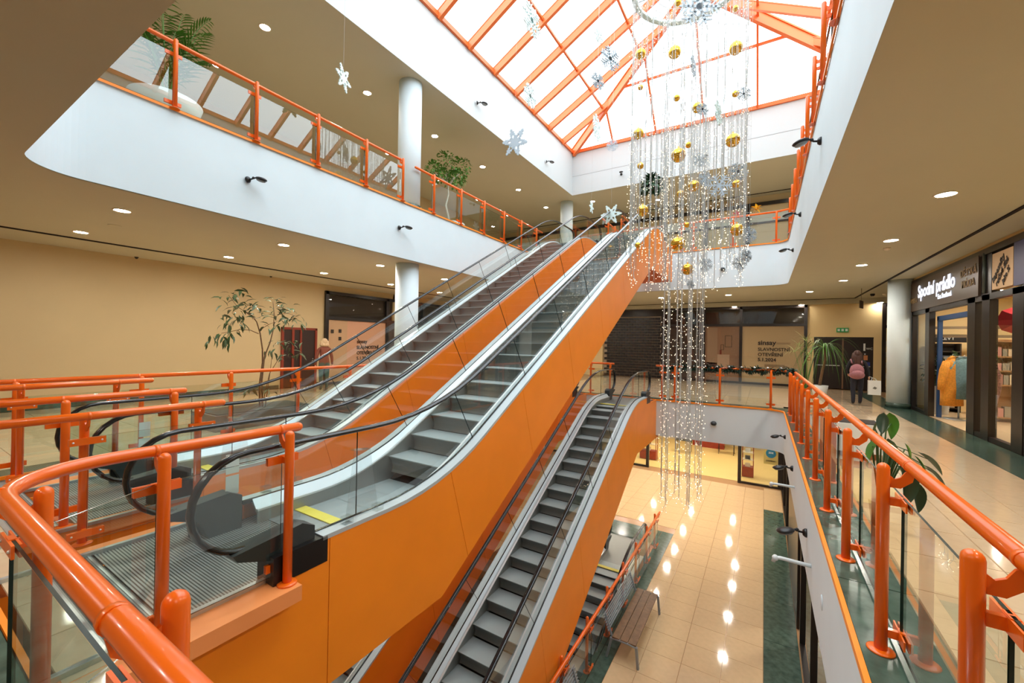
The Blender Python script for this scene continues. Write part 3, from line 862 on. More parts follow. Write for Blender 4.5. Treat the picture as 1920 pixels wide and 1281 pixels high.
# ================================================================== LAMPS
lamp0 = thing('ceiling_light', 'round recessed ceiling lamp', 'ceiling light')
obj('rim', MB().lathe([(.105, -.012), (.125, -.012), (.13, 0), (.105, 0)], 20, cap=False), LAMPR, lamp0, world=False)
obj('diffuser', MB().lathe([(.001, -.006), (.105, -.006)], 20, cap=False), LAMPM, lamp0, world=False)
used0 = False
TOPD = None
def lamp(x, y, z, label, group):
    global used0, TOPD
    o = lamp0 if not used0 else dup(lamp0)
    used0 = True; o.location = (x, y, z); o['label'] = label; o['group'] = group
    if z > 8 or 'above the far shopfronts' in label:
        for c in o.children:
            if c.name.startswith('diffuser'):
                if TOPD is None: TOPD = c.data.copy(); TOPD.materials[0] = LAMPT
                c.data = TOPD
def far(n, names): return names[min(n, len(names) - 1)]
ords = ['nearest', 'second', 'third', 'fourth', 'fifth', 'sixth', 'seventh', 'eighth']
for k in range(7):
    lamp(-9.23, 2.40 + 2.72 * k, S2, 'recessed ceiling lamp under the upper left balcony, row nearer the opening, %s' % ords[k], 'lamps under the left balcony')
    lamp(-11.94, 2.48 + 2.72 * k, S2, 'recessed ceiling lamp under the upper left balcony, row nearer the wall, %s' % ords[k], 'lamps under the left balcony')
for k in range(7):
    lamp(2.06, -.65 + 2.8 * k if k < 2 else 4.95 + 2.8 * (k - 2), S2 , 'recessed ceiling lamp over the right walkway, %s from the camera' % ords[k], 'lamps over the right walkway')  # the two nearest are out of view, added to light the near side
for k, x in enumerate((1.42, -1.27, -3.91, -6.6)):
    lamp(x, 18.85, S2, 'recessed ceiling lamp over the far walkway, %s from the right' % ords[k], 'lamps over the far walkway')
mb = MB(); mb.box(-12.8, 5, 21.96, 22.32, 3.66, S2 - .001); struct('trim_6', mb, SOFFIT)
for k, u in enumerate((1377, 1503, 1650)):
    p = PX(u, 571, y=22.13); lamp(p.x, 22.13, 3.66, 'small lamp above the far shopfronts, %s from the left' % ords[k], 'lamps above the far shopfronts')
for k, x in enumerate((-9.5, -6.6, -3.9, -1.2)):  # unseen lamps, added to brighten the near part of the hall
    lamp(x, -2.2, S2, 'recessed ceiling lamp added behind the camera, %s' % ords[k], 'added lamps behind the camera')
for k in range(7):
    lamp(-9.77, 2.08 + 2.82 * k, ZC - (.012 if False else 0), 'top floor ceiling lamp, row nearer the skylight, %s along the balcony' % ords[k], 'top floor lamps left')
    lamp(-12.2, 2.1 + 2.85 * k, ZC, 'top floor ceiling lamp, row nearer the outer wall, %s along the balcony' % ords[k], 'top floor lamps left')
for k, x in enumerate((-7.34, -4.5, -1.68, 1.1)):
    lamp(x, 20.6 if k else 19.3, ZC, 'top floor ceiling lamp beyond the skylight, %s from the left' % ords[k], 'top floor lamps far')
for k in range(4):
    lamp(6.3, 2.6 + 4.6 * k, ZC, 'top floor ceiling lamp right of the skylight, %s' % ords[k], 'top floor lamps right')
n = 0
for y in (14.9, 17.2, 19.5, 21.4):
    for x in (-6.2, -3.6, -1.0):
        lamp(x, y, S1, 'ground floor ceiling lamp under the far walkway', 'ground floor lamps')
for y in (1.5, 5.0, 8.5, 12.0):
    for x in (-9.6, -12.4):
        lamp(x, y, S1, 'ground floor ceiling lamp under the left walkway', 'ground floor lamps')
# smoke detectors and sprinklers
def lump(name, x, y, z, r, h, label, cat, m=LAMPR):
    mb = MB(); mb.lathe([(r, z), (r, z - h * .5), (r * .6, z - h), (.002, z - h)], 16, (x, y, 0)); top(name, mb, m, label, cat, loc=(x, y, z))
p = PX(1663, 465, z=S2); lump('smoke_detector', p.x, p.y, S2, .06, .05, 'small round smoke detector on the right walkway ceiling', 'detector')
p = PX(1659, 551, z=S2); lump('smoke_detector', p.x, p.y, S2, .07, .06, 'pale smoke detector near the far end of the right walkway', 'detector')
p = PX(215, 423, z=S2); lump('ceiling_speaker', p.x, p.y, S2 - .0, .1, .008, 'flat round speaker grille in the left ceiling', 'speaker', SOFFIT)
p = PX(1636, 551, z=S2); lump('dome_camera', p.x, p.y, S2, .07, .1, 'black dome camera on the ceiling before the lingerie shop', 'camera', BLACK)
for i, (u, v) in enumerate(((256, 480), (508, 516))):
    p = PX(u, v, x=-14.3); mb = MB(); mb.lathe([(.03, 0), (.05, -.03), (.02, -.08), (.001, -.08)], 10, (p.x, p.y, p.z)); mb.tube([(p.x - .1, p.y, p.z - .02), (p.x, p.y, p.z - .02)], .012, 6)
    top('sprinkler', mb, BLACK, 'dark sprinkler on the left wall, %s one' % ('nearer' if i == 0 else 'farther'), 'sprinkler', loc=p)

# floodlights on the white parapets -------------------------------------------------
fl0 = thing('floodlight', 'x', 'floodlight')
mb = MB(); mb.lathe([(.055, 0), (.055, .02), (.035, .045), (.001, .05)], 14); mb.xf(Matrix.Rotation(PI / 2, 4, 'Y')); obj('wall_base', mb, BLACK, fl0, world=False)
mb = MB(); mb.tube([(.03, 0, 0), (.09, .01, .01), (.12, .03, .035), (.16, .05, .03)], .014, 8); mb.ball((.11, .02, .03), .024, 8, 5); obj('swivel_arm', mb, BLACK, fl0, world=False)
mb = MB(); mb.lathe([(.02, .10), (.06, .06), (.075, 0), (.07, -.01)], 16, cap=False); mb.add([(.0, 0, 0)], [], 0)
M = Matrix.Translation((.23, .06, .0)) @ Matrix.Rotation(math.radians(62), 4, 'Y')
mb = MB(); mb.ball((0, 0, 0), .085, 14, 8, sc=(1.25, 1, .42)); mb.xf(Matrix.Translation((.24, .06, .01)) @ Matrix.Rotation(math.radians(14), 4, 'Y')); obj('lamp_head', mb, BLACK, fl0, world=False)
mb = MB(); mb.ball((0, 0, -.02), .068, 14, 6, sc=(1.2, 1, .32)); mb.xf(Matrix.Translation((.24, .06, .0)) @ Matrix.Rotation(math.radians(14), 4, 'Y')); obj('lens', mb, mat('grey_lens', (128, 132, 130), .2), fl0, world=False)
first = True
def flood(p, rz, label):
    global first
    o = fl0 if first else dup(fl0); first = False
    o.location = p; o.rotation_euler = (0, 0, rz); o['label'] = label; o['group'] = 'floodlights on the parapets'
for u, v, lb in ((464, 337, 'black floodlight on the big white parapet at upper left'), (748, 427, 'black floodlight on the white parapet just left of the rising escalators')):
    flood(PX(u, v, x=-7.88), .3, lb)
for u, v, lb in ((894, 193, 'black floodlight high on the white skylight shaft, left side, nearer'), (1024, 303, 'black floodlight high on the white skylight shaft, left side, farther')):
    flood(PX(u, v, x=-7.86), .5, lb)
flood(PX(1165, 327, y=18.07), -PI / 2, 'small black floodlight on the far side of the skylight shaft, left')
flood(PX(1322, 297, y=18.07), -PI / 2, 'small black floodlight on the far side of the skylight shaft, behind light strings')
for u, v, lb in ((1540, 264, 'large black floodlight on the right white parapet, upper floor, nearest'), (1502, 402, 'black floodlight on the right white parapet, upper floor, middle'), (1488, 469, 'black floodlight on the right white parapet near its far corner')):
    flood(PX(u, v, x=.64), PI, lb)
for u, v, lb in ((1473, 820, 'black floodlight on the right first floor parapet, farthest'), (1487, 879, 'black floodlight on the right first floor parapet, middle'), (1513, 1000, 'black floodlight on the right first floor parapet, nearest')):
    flood(PX(u, v, x=.5), PI + .1, lb)
for u, v, y, lb in ((1355, 505, 16.44, 'black half dome camera on the far upper parapet'), (1338, 794, 13.71, 'dark half dome camera on the far first floor parapet')):
    p = PX(u, v, y=y); mb = MB(); mb.ball(p + Vector((0, -.02, 0)), .085, 14, 8, sc=(1, 1, .8)); top('dome_camera', mb, INLET, lb, 'camera', loc=p)
for i, (u, v) in enumerate(((1490, 914), (1521, 1062))):
    p = PX(u, v, x=.5); mb = MB(); mb.tube([p, p + Vector((-.30, .02, 0)), p + Vector((-.36, .02, -.01)), p + Vector((-.37, .02, -.06))], .022, 10)
    mb.ball(p + Vector((-.35, .02, -.01)), .036, 10, 6)
    top('white_pipe', mb, POTW, 'white pipe stub sticking out of the right parapet, %s' % ('farther one' if i == 0 else 'nearer one'), 'pipe', loc=p)
p = PX(1541, 1130, x=.5); mb = MB(); mb.lathe([(.07, 0), (.06, .006), (.001, .006)], 20, (0, 0, 0)); mb.xf(Matrix.Translation(p) @ Matrix.Rotation(-PI / 2, 4, 'Y')); top('cover_plate', mb, WHITE, 'round white cover plate on the right parapet', 'cover', loc=p)

# ================================================================== CHANDELIER OF LIGHT STRINGS
CX, CY, CZ = -1.66, 10.5, 10.5
t = thing('tinsel_ring', 'large tinsel ring hanging under the skylight carrying the light strings', 'ring', (CX, CY, CZ))
mb = MB(); mb.tube([(CX + 1.27 * math.cos(a), CY + 1.27 * math.sin(a), CZ) for a in [2 * PI * k / 40 for k in range(40)]], .07, 8, closed=True)
obj('hoop', mb, TINSEL, t)
mb = MB()
for i in range(1500):
    a = random.random() * 2 * PI; b = random.random() * 2 * PI
    c = Vector((CX + 1.27 * math.cos(a), CY + 1.27 * math.sin(a), CZ)); n = Vector((math.cos(a) * math.cos(b), math.sin(a) * math.cos(b), math.sin(b)))
    tg = Vector((-math.sin(a), math.cos(a), 0)); w = tg * .008
    mb.add([c + n * .06 - w, c + n * .06 + w, c + n * .125 + tg * random.uniform(-.03, .03)], [(0, 1, 2)])
obj('tinsel_fringe', mb, TINSEL, t, kind='stuff')
mb = MB()
for k in range(4):
    a = PI / 4 + k * PI / 2; mb.tube([(CX + 1.27 * math.cos(a), CY + 1.27 * math.sin(a), CZ), (CX, CY, 13.6)], .006, 5)
    obj('hanging_cable', mb, WIRE, t); mb = MB()
mb.tube([(CX - 1.27, CY, CZ), (CX + 1.27, CY, CZ)], .012, 6); mb.tube([(CX, CY - 1.27, CZ), (CX, CY + 1.27, CZ)], .012, 6); obj('cross_bar', mb, WIRE, t)
for q in (.3, .46, .6, .8, 1.0):
    mb = MB(); mb.tube([(CX + q * math.cos(a), CY + q * math.sin(a), CZ) for a in [2 * PI * k / 32 for k in range(32)]], .008, 5, closed=True); obj('inner_hoop', mb, WIRE, t)
def strand_mesh(length, seed, step=.115):
    rnd = random.Random(seed); mb = MB()
    pts = []; z = 0; k = 0
    while z > -length:
        pts.append(Vector((rnd.uniform(-.008, .008), rnd.uniform(-.008, .008), z))); z -= .35
    pts.append(Vector((0, 0, -length)))
    mb.tube(pts, .0062, 3, 0, cap=False, smooth=False)
    mb.tube([p + Vector((.018, .01, 0)) for p in pts], .0035, 3, 0, cap=False, smooth=False)
    z = -.1
    while z > -length - .02:
        a = rnd.uniform(0, 2 * PI); ln = rnd.uniform(.04, .11)
        b = Vector((0, 0, z)); e = b + Vector((math.cos(a) * ln, math.sin(a) * ln, rnd.uniform(-.05, .02)))
        mb.tube([b, e], .0028, 3, 0, cap=False, smooth=False)
        s = .0085; c = e
        mb.add([c + Vector((s, 0, 0)), c + Vector((-s, 0, 0)), c + Vector((0, s, 0)), c + Vector((0, -s, 0)), c + Vector((0, 0, s * 1.6)), c + Vector((0, 0, -s * 1.6))],
               [(0, 2, 4), (2, 1, 4), (1, 3, 4), (3, 0, 4), (2, 0, 5), (1, 2, 5), (3, 1, 5), (0, 3, 5)], 1)
        z -= step * rnd.uniform(.7, 1.3)
    # tangled end
    for q in range(4):
        a = rnd.uniform(0, 2 * PI); b = Vector((0, 0, -length)); e = b + Vector((math.cos(a) * .07, math.sin(a) * .07, -rnd.uniform(.02, .16)))
        mb.tube([b, e], .003, 3, 0, cap=False, smooth=False); mb.ball(e, .011, 4, 3, 1)
    return mb.mesh('light_string', [WIRE, LED], recalc=False)
SM = [strand_mesh(L_, i, .17) for i, L_ in enumerate((6.4, 6.7, 6.9, 7.1, 6.1))]
LM = [strand_mesh(L_, 20 + i, .13) for i, L_ in enumerate((11.9, 12.2, 12.35, 12.5))]
n = 0
for k in range(46):
    a = 2 * PI * k / 46 + .03; r = 1.27
    o = bpy.data.objects.new('light_string', SM[k % 5]); COL.objects.link(o); o.location = (CX + r * math.cos(a), CY + r * math.sin(a), CZ - .07)
    o.rotation_euler = (0, 0, random.random() * 6)
    tag(o, 'string of tiny warm lights hanging from the tinsel ring, ending above the escalator heads', 'light string', 'shorter light strings on the ring')
for k in range(15):
    a = 2.4 * k; r = (.6, .8, 1.0)[k % 3]
    o = bpy.data.objects.new('light_string', SM[(k * 2) % 5]); COL.objects.link(o); o.location = (CX + r * math.cos(a), CY + r * math.sin(a), CZ - .02)
    tag(o, 'string of tiny warm lights within the ring, ending above the escalator heads', 'light string', 'shorter light strings inside the ring')
for k in range(17):
    a = 2 * PI * k / 17; r = .46 if k % 3 else .3
    o = bpy.data.objects.new('light_string', LM[k % 4]); COL.objects.link(o); o.location = (CX + r * math.cos(a), CY + r * math.sin(a), CZ - .02)
    o.rotation_euler = (0, 0, k * 1.1)
    tag(o, 'long string of tiny warm lights reaching down to the ground floor', 'light string', 'long light strings in the middle')
# gold baubles: pixel, diameter in photo pixels, depth offset
BAU = [(1201, 101, 19), (1265, 98, 23), (1380, 90, 24), (1201, 164, 10), (1269, 184, 12), (1308, 202, 19), (1379, 176, 12), (1197, 251, 20), (1272, 291, 26), (1201, 311, 12), (1291, 272, 11),
       (1374, 263, 25), (1276, 364, 14), (1301, 349, 21), (1381, 345, 15), (1205, 395, 21), (1288, 422, 10), (1382, 431, 23), (1271, 457, 26), (1289, 505, 21), (1196, 460, 11), (1271, 5, 12), (1379, 16, 11)]
words = {0: 'high up before the skylight', 1: 'before the white skylight shaft', 2: 'before the far ceiling', 3: 'low down before the far parapet'}
seen = set()
for i, (u, v, d_) in enumerate(BAU):
    yy = CY - .25 + .5 * ((i * 7) % 5) / 5
    p = PX(u, v, y=yy); dep = (p - Vector((0, 0, H))).dot(CM @ Vector((0, 0, -1)))
    r = d_ / 2 * dep / 767.57
    sz = 'large' if d_ > 17 else 'small'
    side = 'left' if u < 1230 else ('right' if u > 1340 else 'middle')
    lev = words[0 if v < 210 else (1 if v < 320 else (2 if v < 440 else 3))]
    bl = '%s gold bauble, %s of the light strings, %s' % (sz, side, lev)
    if bl in seen: bl += ', lower one'
    seen.add(bl)
    t = thing('gold_bauble', bl, 'bauble', p, 0, 'gold baubles in the light strings')
    mb = MB(); mb.ball((0, 0, 0), r, 20, 12); obj('ball', mb, GOLD, t, world=False)
    mb = MB(); mb.lathe([(r * .16, r * .97), (r * .16, r * 1.15), (r * .1, r * 1.17)], 10); mb.tube([(r * .07 * math.cos(a), 0, r * 1.24 + r * .09 * math.sin(a)) for a in [2 * PI * k / 8 for k in range(8)]], r * .02, 4, closed=True)
    obj('cap', mb, GOLD, t, world=False)
    mb = MB(); mb.tube([(0, 0, r * 1.25), (0, 0, CZ - p.z)], .002, 4, cap=False); obj('thread', mb, WIRE, t, world=False)
# snowflakes -----------------------------------------------------------
def flake_mesh(kind, m):
    mb = MB(); T = .02
    if kind == 0:       # broad lobed star with leaf shaped holes
        PC = [[(0, 0), (.136, 0), (.15, .086)], [(.136, 0), (.184, .036), (.185, .12), (.15, .086)], [(.184, .036), (.232, .04), (.235, .065), (.225, .1), (.185, .12)],
              [(.232, .04), (.288, 0), (.32, .065), (.28, .1), (.235, .065)], [(.288, 0), (.39, 0), (.39, .04), (.37, .095), (.32, .065)], [(.39, 0), (.5, 0), (.45, .05), (.39, .04)]]
        for k in range(6):
            a = PI / 3 * k
            for sg in (1, -1):
                for pc in PC:
                    mb.prism([(x * math.cos(a) - sg * y * math.sin(a), x * math.sin(a) + sg * y * math.cos(a)) for x, y in pc], 1, -T / 2, T / 2)
    else:               # branched crystal
        for k in range(6):
            a = PI / 3 * k
            def seg(p, q, w):
                d = (Vector(q) - Vector(p)).normalized(); nn = Vector((-d.y, d.x)) * w / 2; P, Q = Vector(p), Vector(q)
                pl_ = [P - nn, Q - nn * .6, Q + d * w * .5, Q + nn * .6, P + nn]
                mb.prism([(v.x * math.cos(a) - v.y * math.sin(a), v.x * math.sin(a) + v.y * math.cos(a)) for v in pl_], 1, -T / 2, T / 2)
            seg((0, 0), (.48, 0), .075)
            for x, l in ((.16, .10), (.27, .16), (.38, .13)):
                for sg in (1, -1): seg((x, 0), (x + l * .6, sg * l * 1.1), .055)
        mb.prism([(.1 * math.cos(PI / 3 * k + .5), .1 * math.sin(PI / 3 * k + .5)) for k in range(6)], 1, -T / 2, T / 2)
    return mb.mesh('snowflake', m)
FM = {(0, 'w'): flake_mesh(0, FROST), (1, 'w'): flake_mesh(1, FROST), (0, 's'): flake_mesh(0, SILVER), (1, 's'): flake_mesh(1, SILVER)}
# (u, v, photo size px, world y, kind, colour, turn about z, roll, label)
FL = [(644, 147, 50, 5.0, 0, 'w', 1.45, .1, 'white cut-out snowflake seen almost edge-on before the upper left ceiling'),
      (965, 267, 56, 9.0, 0, 's', -.5, .2, 'large silver cut-out snowflake before the white parapet, upper centre'),
      (1146, 402, 40, 12.4, 0, 'w', -.4, .0, 'large pale snowflake hanging before the escalator handrail tops'),
      (997, 38, 60, 8.0, 1, 'w', 1.0, .2, 'snowflake hanging nearly edge-on under the left slope of the skylight'),
      (1144, 110, 46, 9.2, 1, 's', .5, .3, 'large silver snowflake between skylight rafters, left of the light strings'),
      (1121, 152, 32, 9.6, 1, 's', .6, .1, 'smaller silver snowflake just below the large one beside the rafters'),
      (1123, 68, 26, 10.2, 1, 'w', .8, .0, 'small pale snowflake against the bright skylight'),
      (994, 180, 44, 9.6, 1, 'w', 1.02, .0, 'thin edge-on snowflake near the skylight edge'),
      (1119, 240, 48, 11.6, 1, 'w', 1.12, .3, 'tilted white snowflake before the left hip of the skylight'),
      (1148, 273, 22, 13.0, 1, 's', -.2, .2, 'small silver snowflake at the far skylight edge'),
      (1109, 389, 24, 14.0, 0, 'w', 1.1, .0, 'small snowflake near the far round column'),
      (1312, 12, 72, 9.35, 1, 's', -.2, .2, 'biggest silver snowflake on the front of the tinsel ring'),
      (1300, 124, 36, 9.4, 1, 's', 1.0, .3, 'narrow silver snowflake high among the light strings'),
      (1347, 212, 44, 9.4, 1, 'w', .9, .3, 'pale narrow snowflake before the far skylight edge'),
      (1348, 348, 44, 9.5, 1, 's', -.3, .1, 'large silver snowflake low among the light strings, right'),
      (1322, 335, 28, 9.6, 1, 's', .2, .3, 'small silver snowflake left of the large low one'),
      (1384, 322, 36, 10.9, 1, 's', -.2, .2, 'silver snowflake at the right rim of the light strings'),
      (1395, 176, 26, 11.0, 1, 's', -.2, .4, 'small silver snowflake at the right rim, high up'),
      (1387, 494, 26, 11.0, 1, 's', -.2, .0, 'silver snowflake hanging before the white far parapet, right'),
      (1400, 480, 24, 11.1, 1, 's', .3, .2, 'silver snowflake half behind another before the far parapet'),
      (1323, 496, 26, 10.6, 1, 's', .0, .3, 'silver snowflake before the far parapet, middle'),
      (1295, 534, 16, 10.2, 1, 's', .2, .0, 'smallest silver snowflake at the lower parapet edge'),
      (1317, 205, 24, 9.8, 1, 's', .1, .0, 'small silver snowflake in the middle of the strings'),
      (1405, 440, 30, 11.0, 1, 's', .1, .5, 'silver snowflake behind the lower right bauble'),
      (1312, 300, 26, 11.2, 1, 's', .1, .5, 'silver snowflake before the shaft groove')]
for (u, v, s_, yy, kd, c, rz, rl, lb) in FL:
    p = PX(u, v, y=yy); dep = (p - Vector((0, 0, H))).dot(CM @ Vector((0, 0, -1))); sc = s_ * dep / 767.57
    t = thing('snowflake', lb, 'snowflake', p, 0, 'hanging snowflakes')
    o = obj('star', FM[(kd, c)], None, t); o.rotation_euler = (0, rl, rz + .5); o.scale = (sc, 1, sc)
    zt_ = min(13.6, ztop(p.x, p.y) - .1)
    mb = MB(); mb.tube([(0, 0, sc * .45), (0, 0, zt_ - p.z)], .002, 4, cap=False); obj('thread', mb, WIRE, t, world=False)

# ================================================================== SHOPFRONTS
def bar(parent, name, x0, x1, y0, y1, z0, z1, m=None):
    mb = MB(); mb.box(x0, x1, y0, y1, z0, z1); return obj(name, mb, m or FRAME, parent)
def sheet(parent, name, pts, m):
    mb = MB(); mb.add(pts, [tuple(range(len(pts)))]); return obj(name, mb, m, parent)
POSTER = mat('poster_cream', (206, 176, 136), .55)
POSTERB = mat('poster_brown', (150, 112, 88), .55)
INK = mat('dark_ink', (48, 36, 26), .6)
CARD = mat('pale_card', (224, 208, 176), .6)
SHOPW = mat('shop_wall', (224, 200, 146), .7)
# ---- far shopfronts, first floor
t = thing('shopfront', 'closed shopfront with opening posters at the far end of the first floor', 'shopfront', (-1.5, 22.3, 0))
for x in (-4.52, -2.55, -.95, 1.56): bar(t, 'mullion', x - .06, x + .06, 22.24, 22.34, 0, 3.66)
bar(t, 'top_rail', -4.52, 1.6, 22.24, 22.34, 3.54, 3.66); bar(t, 'transom', -4.52, 1.6, 22.25, 22.33, 2.72, 2.84); bar(t, 'sill_rail', -4.52, 1.6, 22.25, 22.33, 0, .1)
for a, b in ((-4.46, -2.61), (-2.49, -1.01), (-.89, 1.5)):
    sheet(t, 'fanlight_pane', [(a, 22.3, 2.84), (b, 22.3, 2.84), (b, 22.3, 3.54), (a, 22.3, 3.54)], SHOPG)
    sheet(t, 'window_pane', [(a, 22.29, .1), (b, 22.29, .1), (b, 22.29, 2.72), (a, 22.29, 2.72)], SHOPG)
bar(t, 'dark_backing', -4.5, 1.56, 22.5, 22.52, 2.8, 3.6, mat('dark_backing', (46, 36, 28), .7))
bar(t, 'dark_poster', -4.46, -2.61, 22.31, 22.33, .1, 2.72, mat('poster_dark', (58, 44, 38), .6))
pr = bar(t, 'room_poster', -2.49, -1.01, 22.31, 22.33, .1, 2.72, POSTERB)
bar(pr, 'printed_curtain', -2.4, -1.95, 22.30, 22.31, .9, 2.66, mat('print_curtain', (164, 132, 106), .6))
bar(pr, 'printed_dresser', -1.94, -1.42, 22.30, 22.31, .62, 1.36, mat('print_dresser', (190, 158, 134), .6))
bar(pr, 'printed_sofa', -2.49, -1.96, 22.30, 22.31, .45, .95, mat('print_sofa', (70, 40, 34), .6))
for a, b, c, d in ((-1.62, -1.32, 1.72, 2.28), (-1.80, -1.66, 1.58, 1.84)):
    mb = MB()
    for q in ((a, b, c, c + .02), (a, b, d - .02, d), (a, a + .02, c, d), (b - .02, b, c, d)): mb.box(q[0], q[1], 22.30, 22.31, q[2], q[3])
    obj('printed_picture_frame', mb, INK, pr)
bar(pr, 'printed_vase', -1.84, -1.76, 22.30, 22.31, 1.36, 1.58, mat('print_red', (120, 44, 34), .6))
ps = bar(t, 'opening_poster', -.89, 1.5, 22.31, 22.33, .1, 2.72, POSTER)
def ftext(txt, x, z, s, m=INK, par=None, bold=0.004, y=22.28):
    text_mesh('lettering', txt, s, m, par or ps, facing(Vector((x, y, z)), (1, 0, 0), (0, 0, 1)), bold=bold)
ftext('sinsay', -.25, 1.86, .30, bold=.008); ftext('SLAVNOSTNÍ', -.25, 1.58, .21); ftext('OTEVŘENÍ', -.25, 1.34, .21); ftext('5.1.2024', -.25, 1.10, .21, bold=.008)
for k in range(3): bar(ps, 'small_print', .02, 1.0 - .1 * k, 22.295, 22.305, .84 + .045 * k, .86 + .045 * k, mat('faint_ink', (120, 94, 66), .6))
for k in range(2): bar(ps, 'small_print', .48, 1.0, 22.295, 22.305, 1.90 + .05 * k, 1.915 + .05 * k, MATS['faint_ink'])
# little red/black logo on the beige pier
ftext('Ci', 1.60, 1.20, .2, mat('red_ink', (150, 40, 30), .6), t, .004, 22.285)
# exit door
t = thing('exit_door', 'black double exit door with white number one under a green exit sign', 'door', (2.86, 22.3, 0)); 
for a, b in ((1.86, 2.86), (2.87, 3.86)):
    d = bar(t, 'door_leaf', a, b, 22.33, 22.38, .02, 2.2, mat('black_door', (34, 24, 22), .4))
    bar(d, 'push_bar', a + .1, b - .1, 22.27, 22.30, 1.0, 1.035, STEEL)
bar(t, 'door_frame', 2.84, 2.89, 22.3, 22.33, .02, 2.2, mat('bronze_strip', (120, 92, 70), .5))
bar(t, 'door_frame', 1.86, 3.86, 22.29, 22.33, 2.18, 2.24)
ftext('1', 3.46, 1.68, .42, POTW, t, .01); ftext('WC', 3.62, 1.72, .12, POTW, t, .0); ftext('x', 3.55, 1.5, .14, POTW, t, .0)
bar(t, 'notice_card', 3.55, 3.68, 22.31, 22.325, 1.28, 1.48, mat('orange_card', (200, 130, 84), .6)); bar(t, 'notice_card', 3.6, 3.76, 22.31, 22.325, 1.0, 1.2, mat('blue_card', (40, 60, 130), .6))
p = PX(1580, 619, y=22.2)
t = thing('exit_sign', 'small green exit sign on the beige wall above the black door', 'sign', (p.x, 22.25, p.z))
bar(t, 'housing', p.x - .2, p.x + .2, 22.22, 22.3, p.z - .09, p.z + .09, mat('exit_green', (24, 104, 56), .4, emit=(24, 120, 60), estr=.4))
for k, q in enumerate((-.13, .0, .13)): bar(t, 'white_symbol', p.x + q - .04, p.x + q + .04, 22.21, 22.22, p.z - .05, p.z + .05, POTW)
p = PX(1615, 571, y=18.5)
mb = MB(); mb.box(-.22, .22, -.01, .01, -.13, .13); mb.tube([(0, 0, .12), (0, 0, S2 - p.z)], .008, 6); mb.xf(Matrix.Translation(p) @ Matrix.Rotation(1.2, 4, 'Z')); top('hanging_sign', mb, mat('brown_sign', (96, 78, 56), .5), 'small dark sign hanging from the ceiling in front of the beige wall', 'sign', loc=p)
# shop right of the exit door
t = thing('shopfront', 'far shopfront with glass shelves of flowers, beside the right column', 'shopfront', (4.9, 22.3, 0))
for x in (4.17, 6.3): bar(t, 'mullion', x - .06, x + .06, 22.22, 22.34, 0, 3.6)
bar(t, 'top_rail', 4.17, 8.9, 22.24, 22.34, 3.5, 3.62); bar(t, 'transom', 4.17, 8.9, 22.25, 22.33, 2.62, 2.74); bar(t, 'sill_rail', 4.17, 8.9, 22.25, 22.33, 0, .08)
sg = bar(t, 'sign_panel', 4.23, 6.2, 22.27, 22.29, 2.74, 3.5, POSTER)
for k, s_ in enumerate(('• DÁRKY', '• KVĚTINY', '• SVÍČKY')): ftext(s_, 4.45 + .1 * k, 3.28 - .2 * k, .13, INK, sg, .002, 22.26)
sheet(t, 'window_pane', [(4.23, 22.29, .08), (8.9, 22.29, .08), (8.9, 22.29, 2.62), (4.23, 22.29, 2.62)], SHOPG)
mb = MB(); mb.box(4.12, 9, 25.5, 25.6, 0, 3.6); mb.box(4.05, 4.12, 22.5, 25.6, 0, 3.6); mb.box(4.05, 9, 22.5, 25.6, 3.5, 3.6); struct('wall_far_shop', mb, SHOPW)
for z in (.5, .95, 1.4, 1.85):
    t2 = thing('glass_shelf', 'glass shelf with small goods in the far right shop, %s from the floor' % ords[round((z - .05) / .45) - 1], 'shelf', (4.9, 23.2, z))
    mb = MB(); mb.box(4.3, 5.9, 22.9, 23.4, z, z + .02); obj('board', mb, ACRYL, t2)
    for k in range(7):
        x = 4.4 + .2 * k; mb = MB(); mb.lathe([(.04, z + .02), (.06, z + .12), (.03, z + .2), (.04, z + .24)], 8, (x, 23.1 + .1 * (k % 2), 0))
        top('ornament', mb, [POTW, LEAF, CARD, PLANTERM][k % 4], ['white', 'green', 'cream', 'grey'][k % 4] + ' small ornament, %s from left on the %s shelf of the far right shop' % (ords[k], ords[round((z - .05) / .45) - 1]), 'ornament', 'ornaments in the far shop', loc=(x, 23.1, z))
lamp(5.0, 23.6, 3.5, 'lamp inside the far right shop', 'shop lamps')
# ---- left wall: cabinet doors and poster shopfront
t = thing('door_set', 'dark brown door set with reddish frame in the left wall behind the plant', 'door', (-14.38, 8.6, 0))
RF = mat('red_brown_frame', (132, 48, 26), .5)
bar(t, 'frame', -14.4, -14.33, 7.95, 8.03, 0, 2.15, RF); bar(t, 'frame', -14.4, -14.33, 9.2, 9.28, 0, 2.15, RF); bar(t, 'frame', -14.4, -14.33, 7.95, 9.28, 2.08, 2.16, RF)
bar(t, 'frame', -14.4, -14.33, 8.32, 8.40, 0, 2.08, RF); bar(t, 'frame', -14.4, -14.33, 8.62, 8.68, 0, 2.08, RF)
for a, b in ((8.03, 8.32), (8.40, 8.62), (8.68, 9.2)):
    d = bar(t, 'door_leaf', -14.4, -14.36, a, b, .02, 2.08, mat('dark_door', (44, 26, 22), .5))
mb = MB(); mb.tube([(-14.33, 9.12, .95), (-14.29, 9.12, .95), (-14.29, 9.06, .95)], .012, 6); mb.ball((-14.34, 9.12, 1.02), .02, 8, 4); obj('door_handle', mb, STEEL, t)
t = thing('shopfront', 'left shopfront with pink-beige opening posters beyond the door set', 'shopfront', (-14.4, 11.2, 0))
for y in (9.66, 12.62, 14.9, 17.4, 19.9, 22.2): bar(t, 'mullion', -14.42, -14.3, y - .07, y + .07, 0, 3.62)
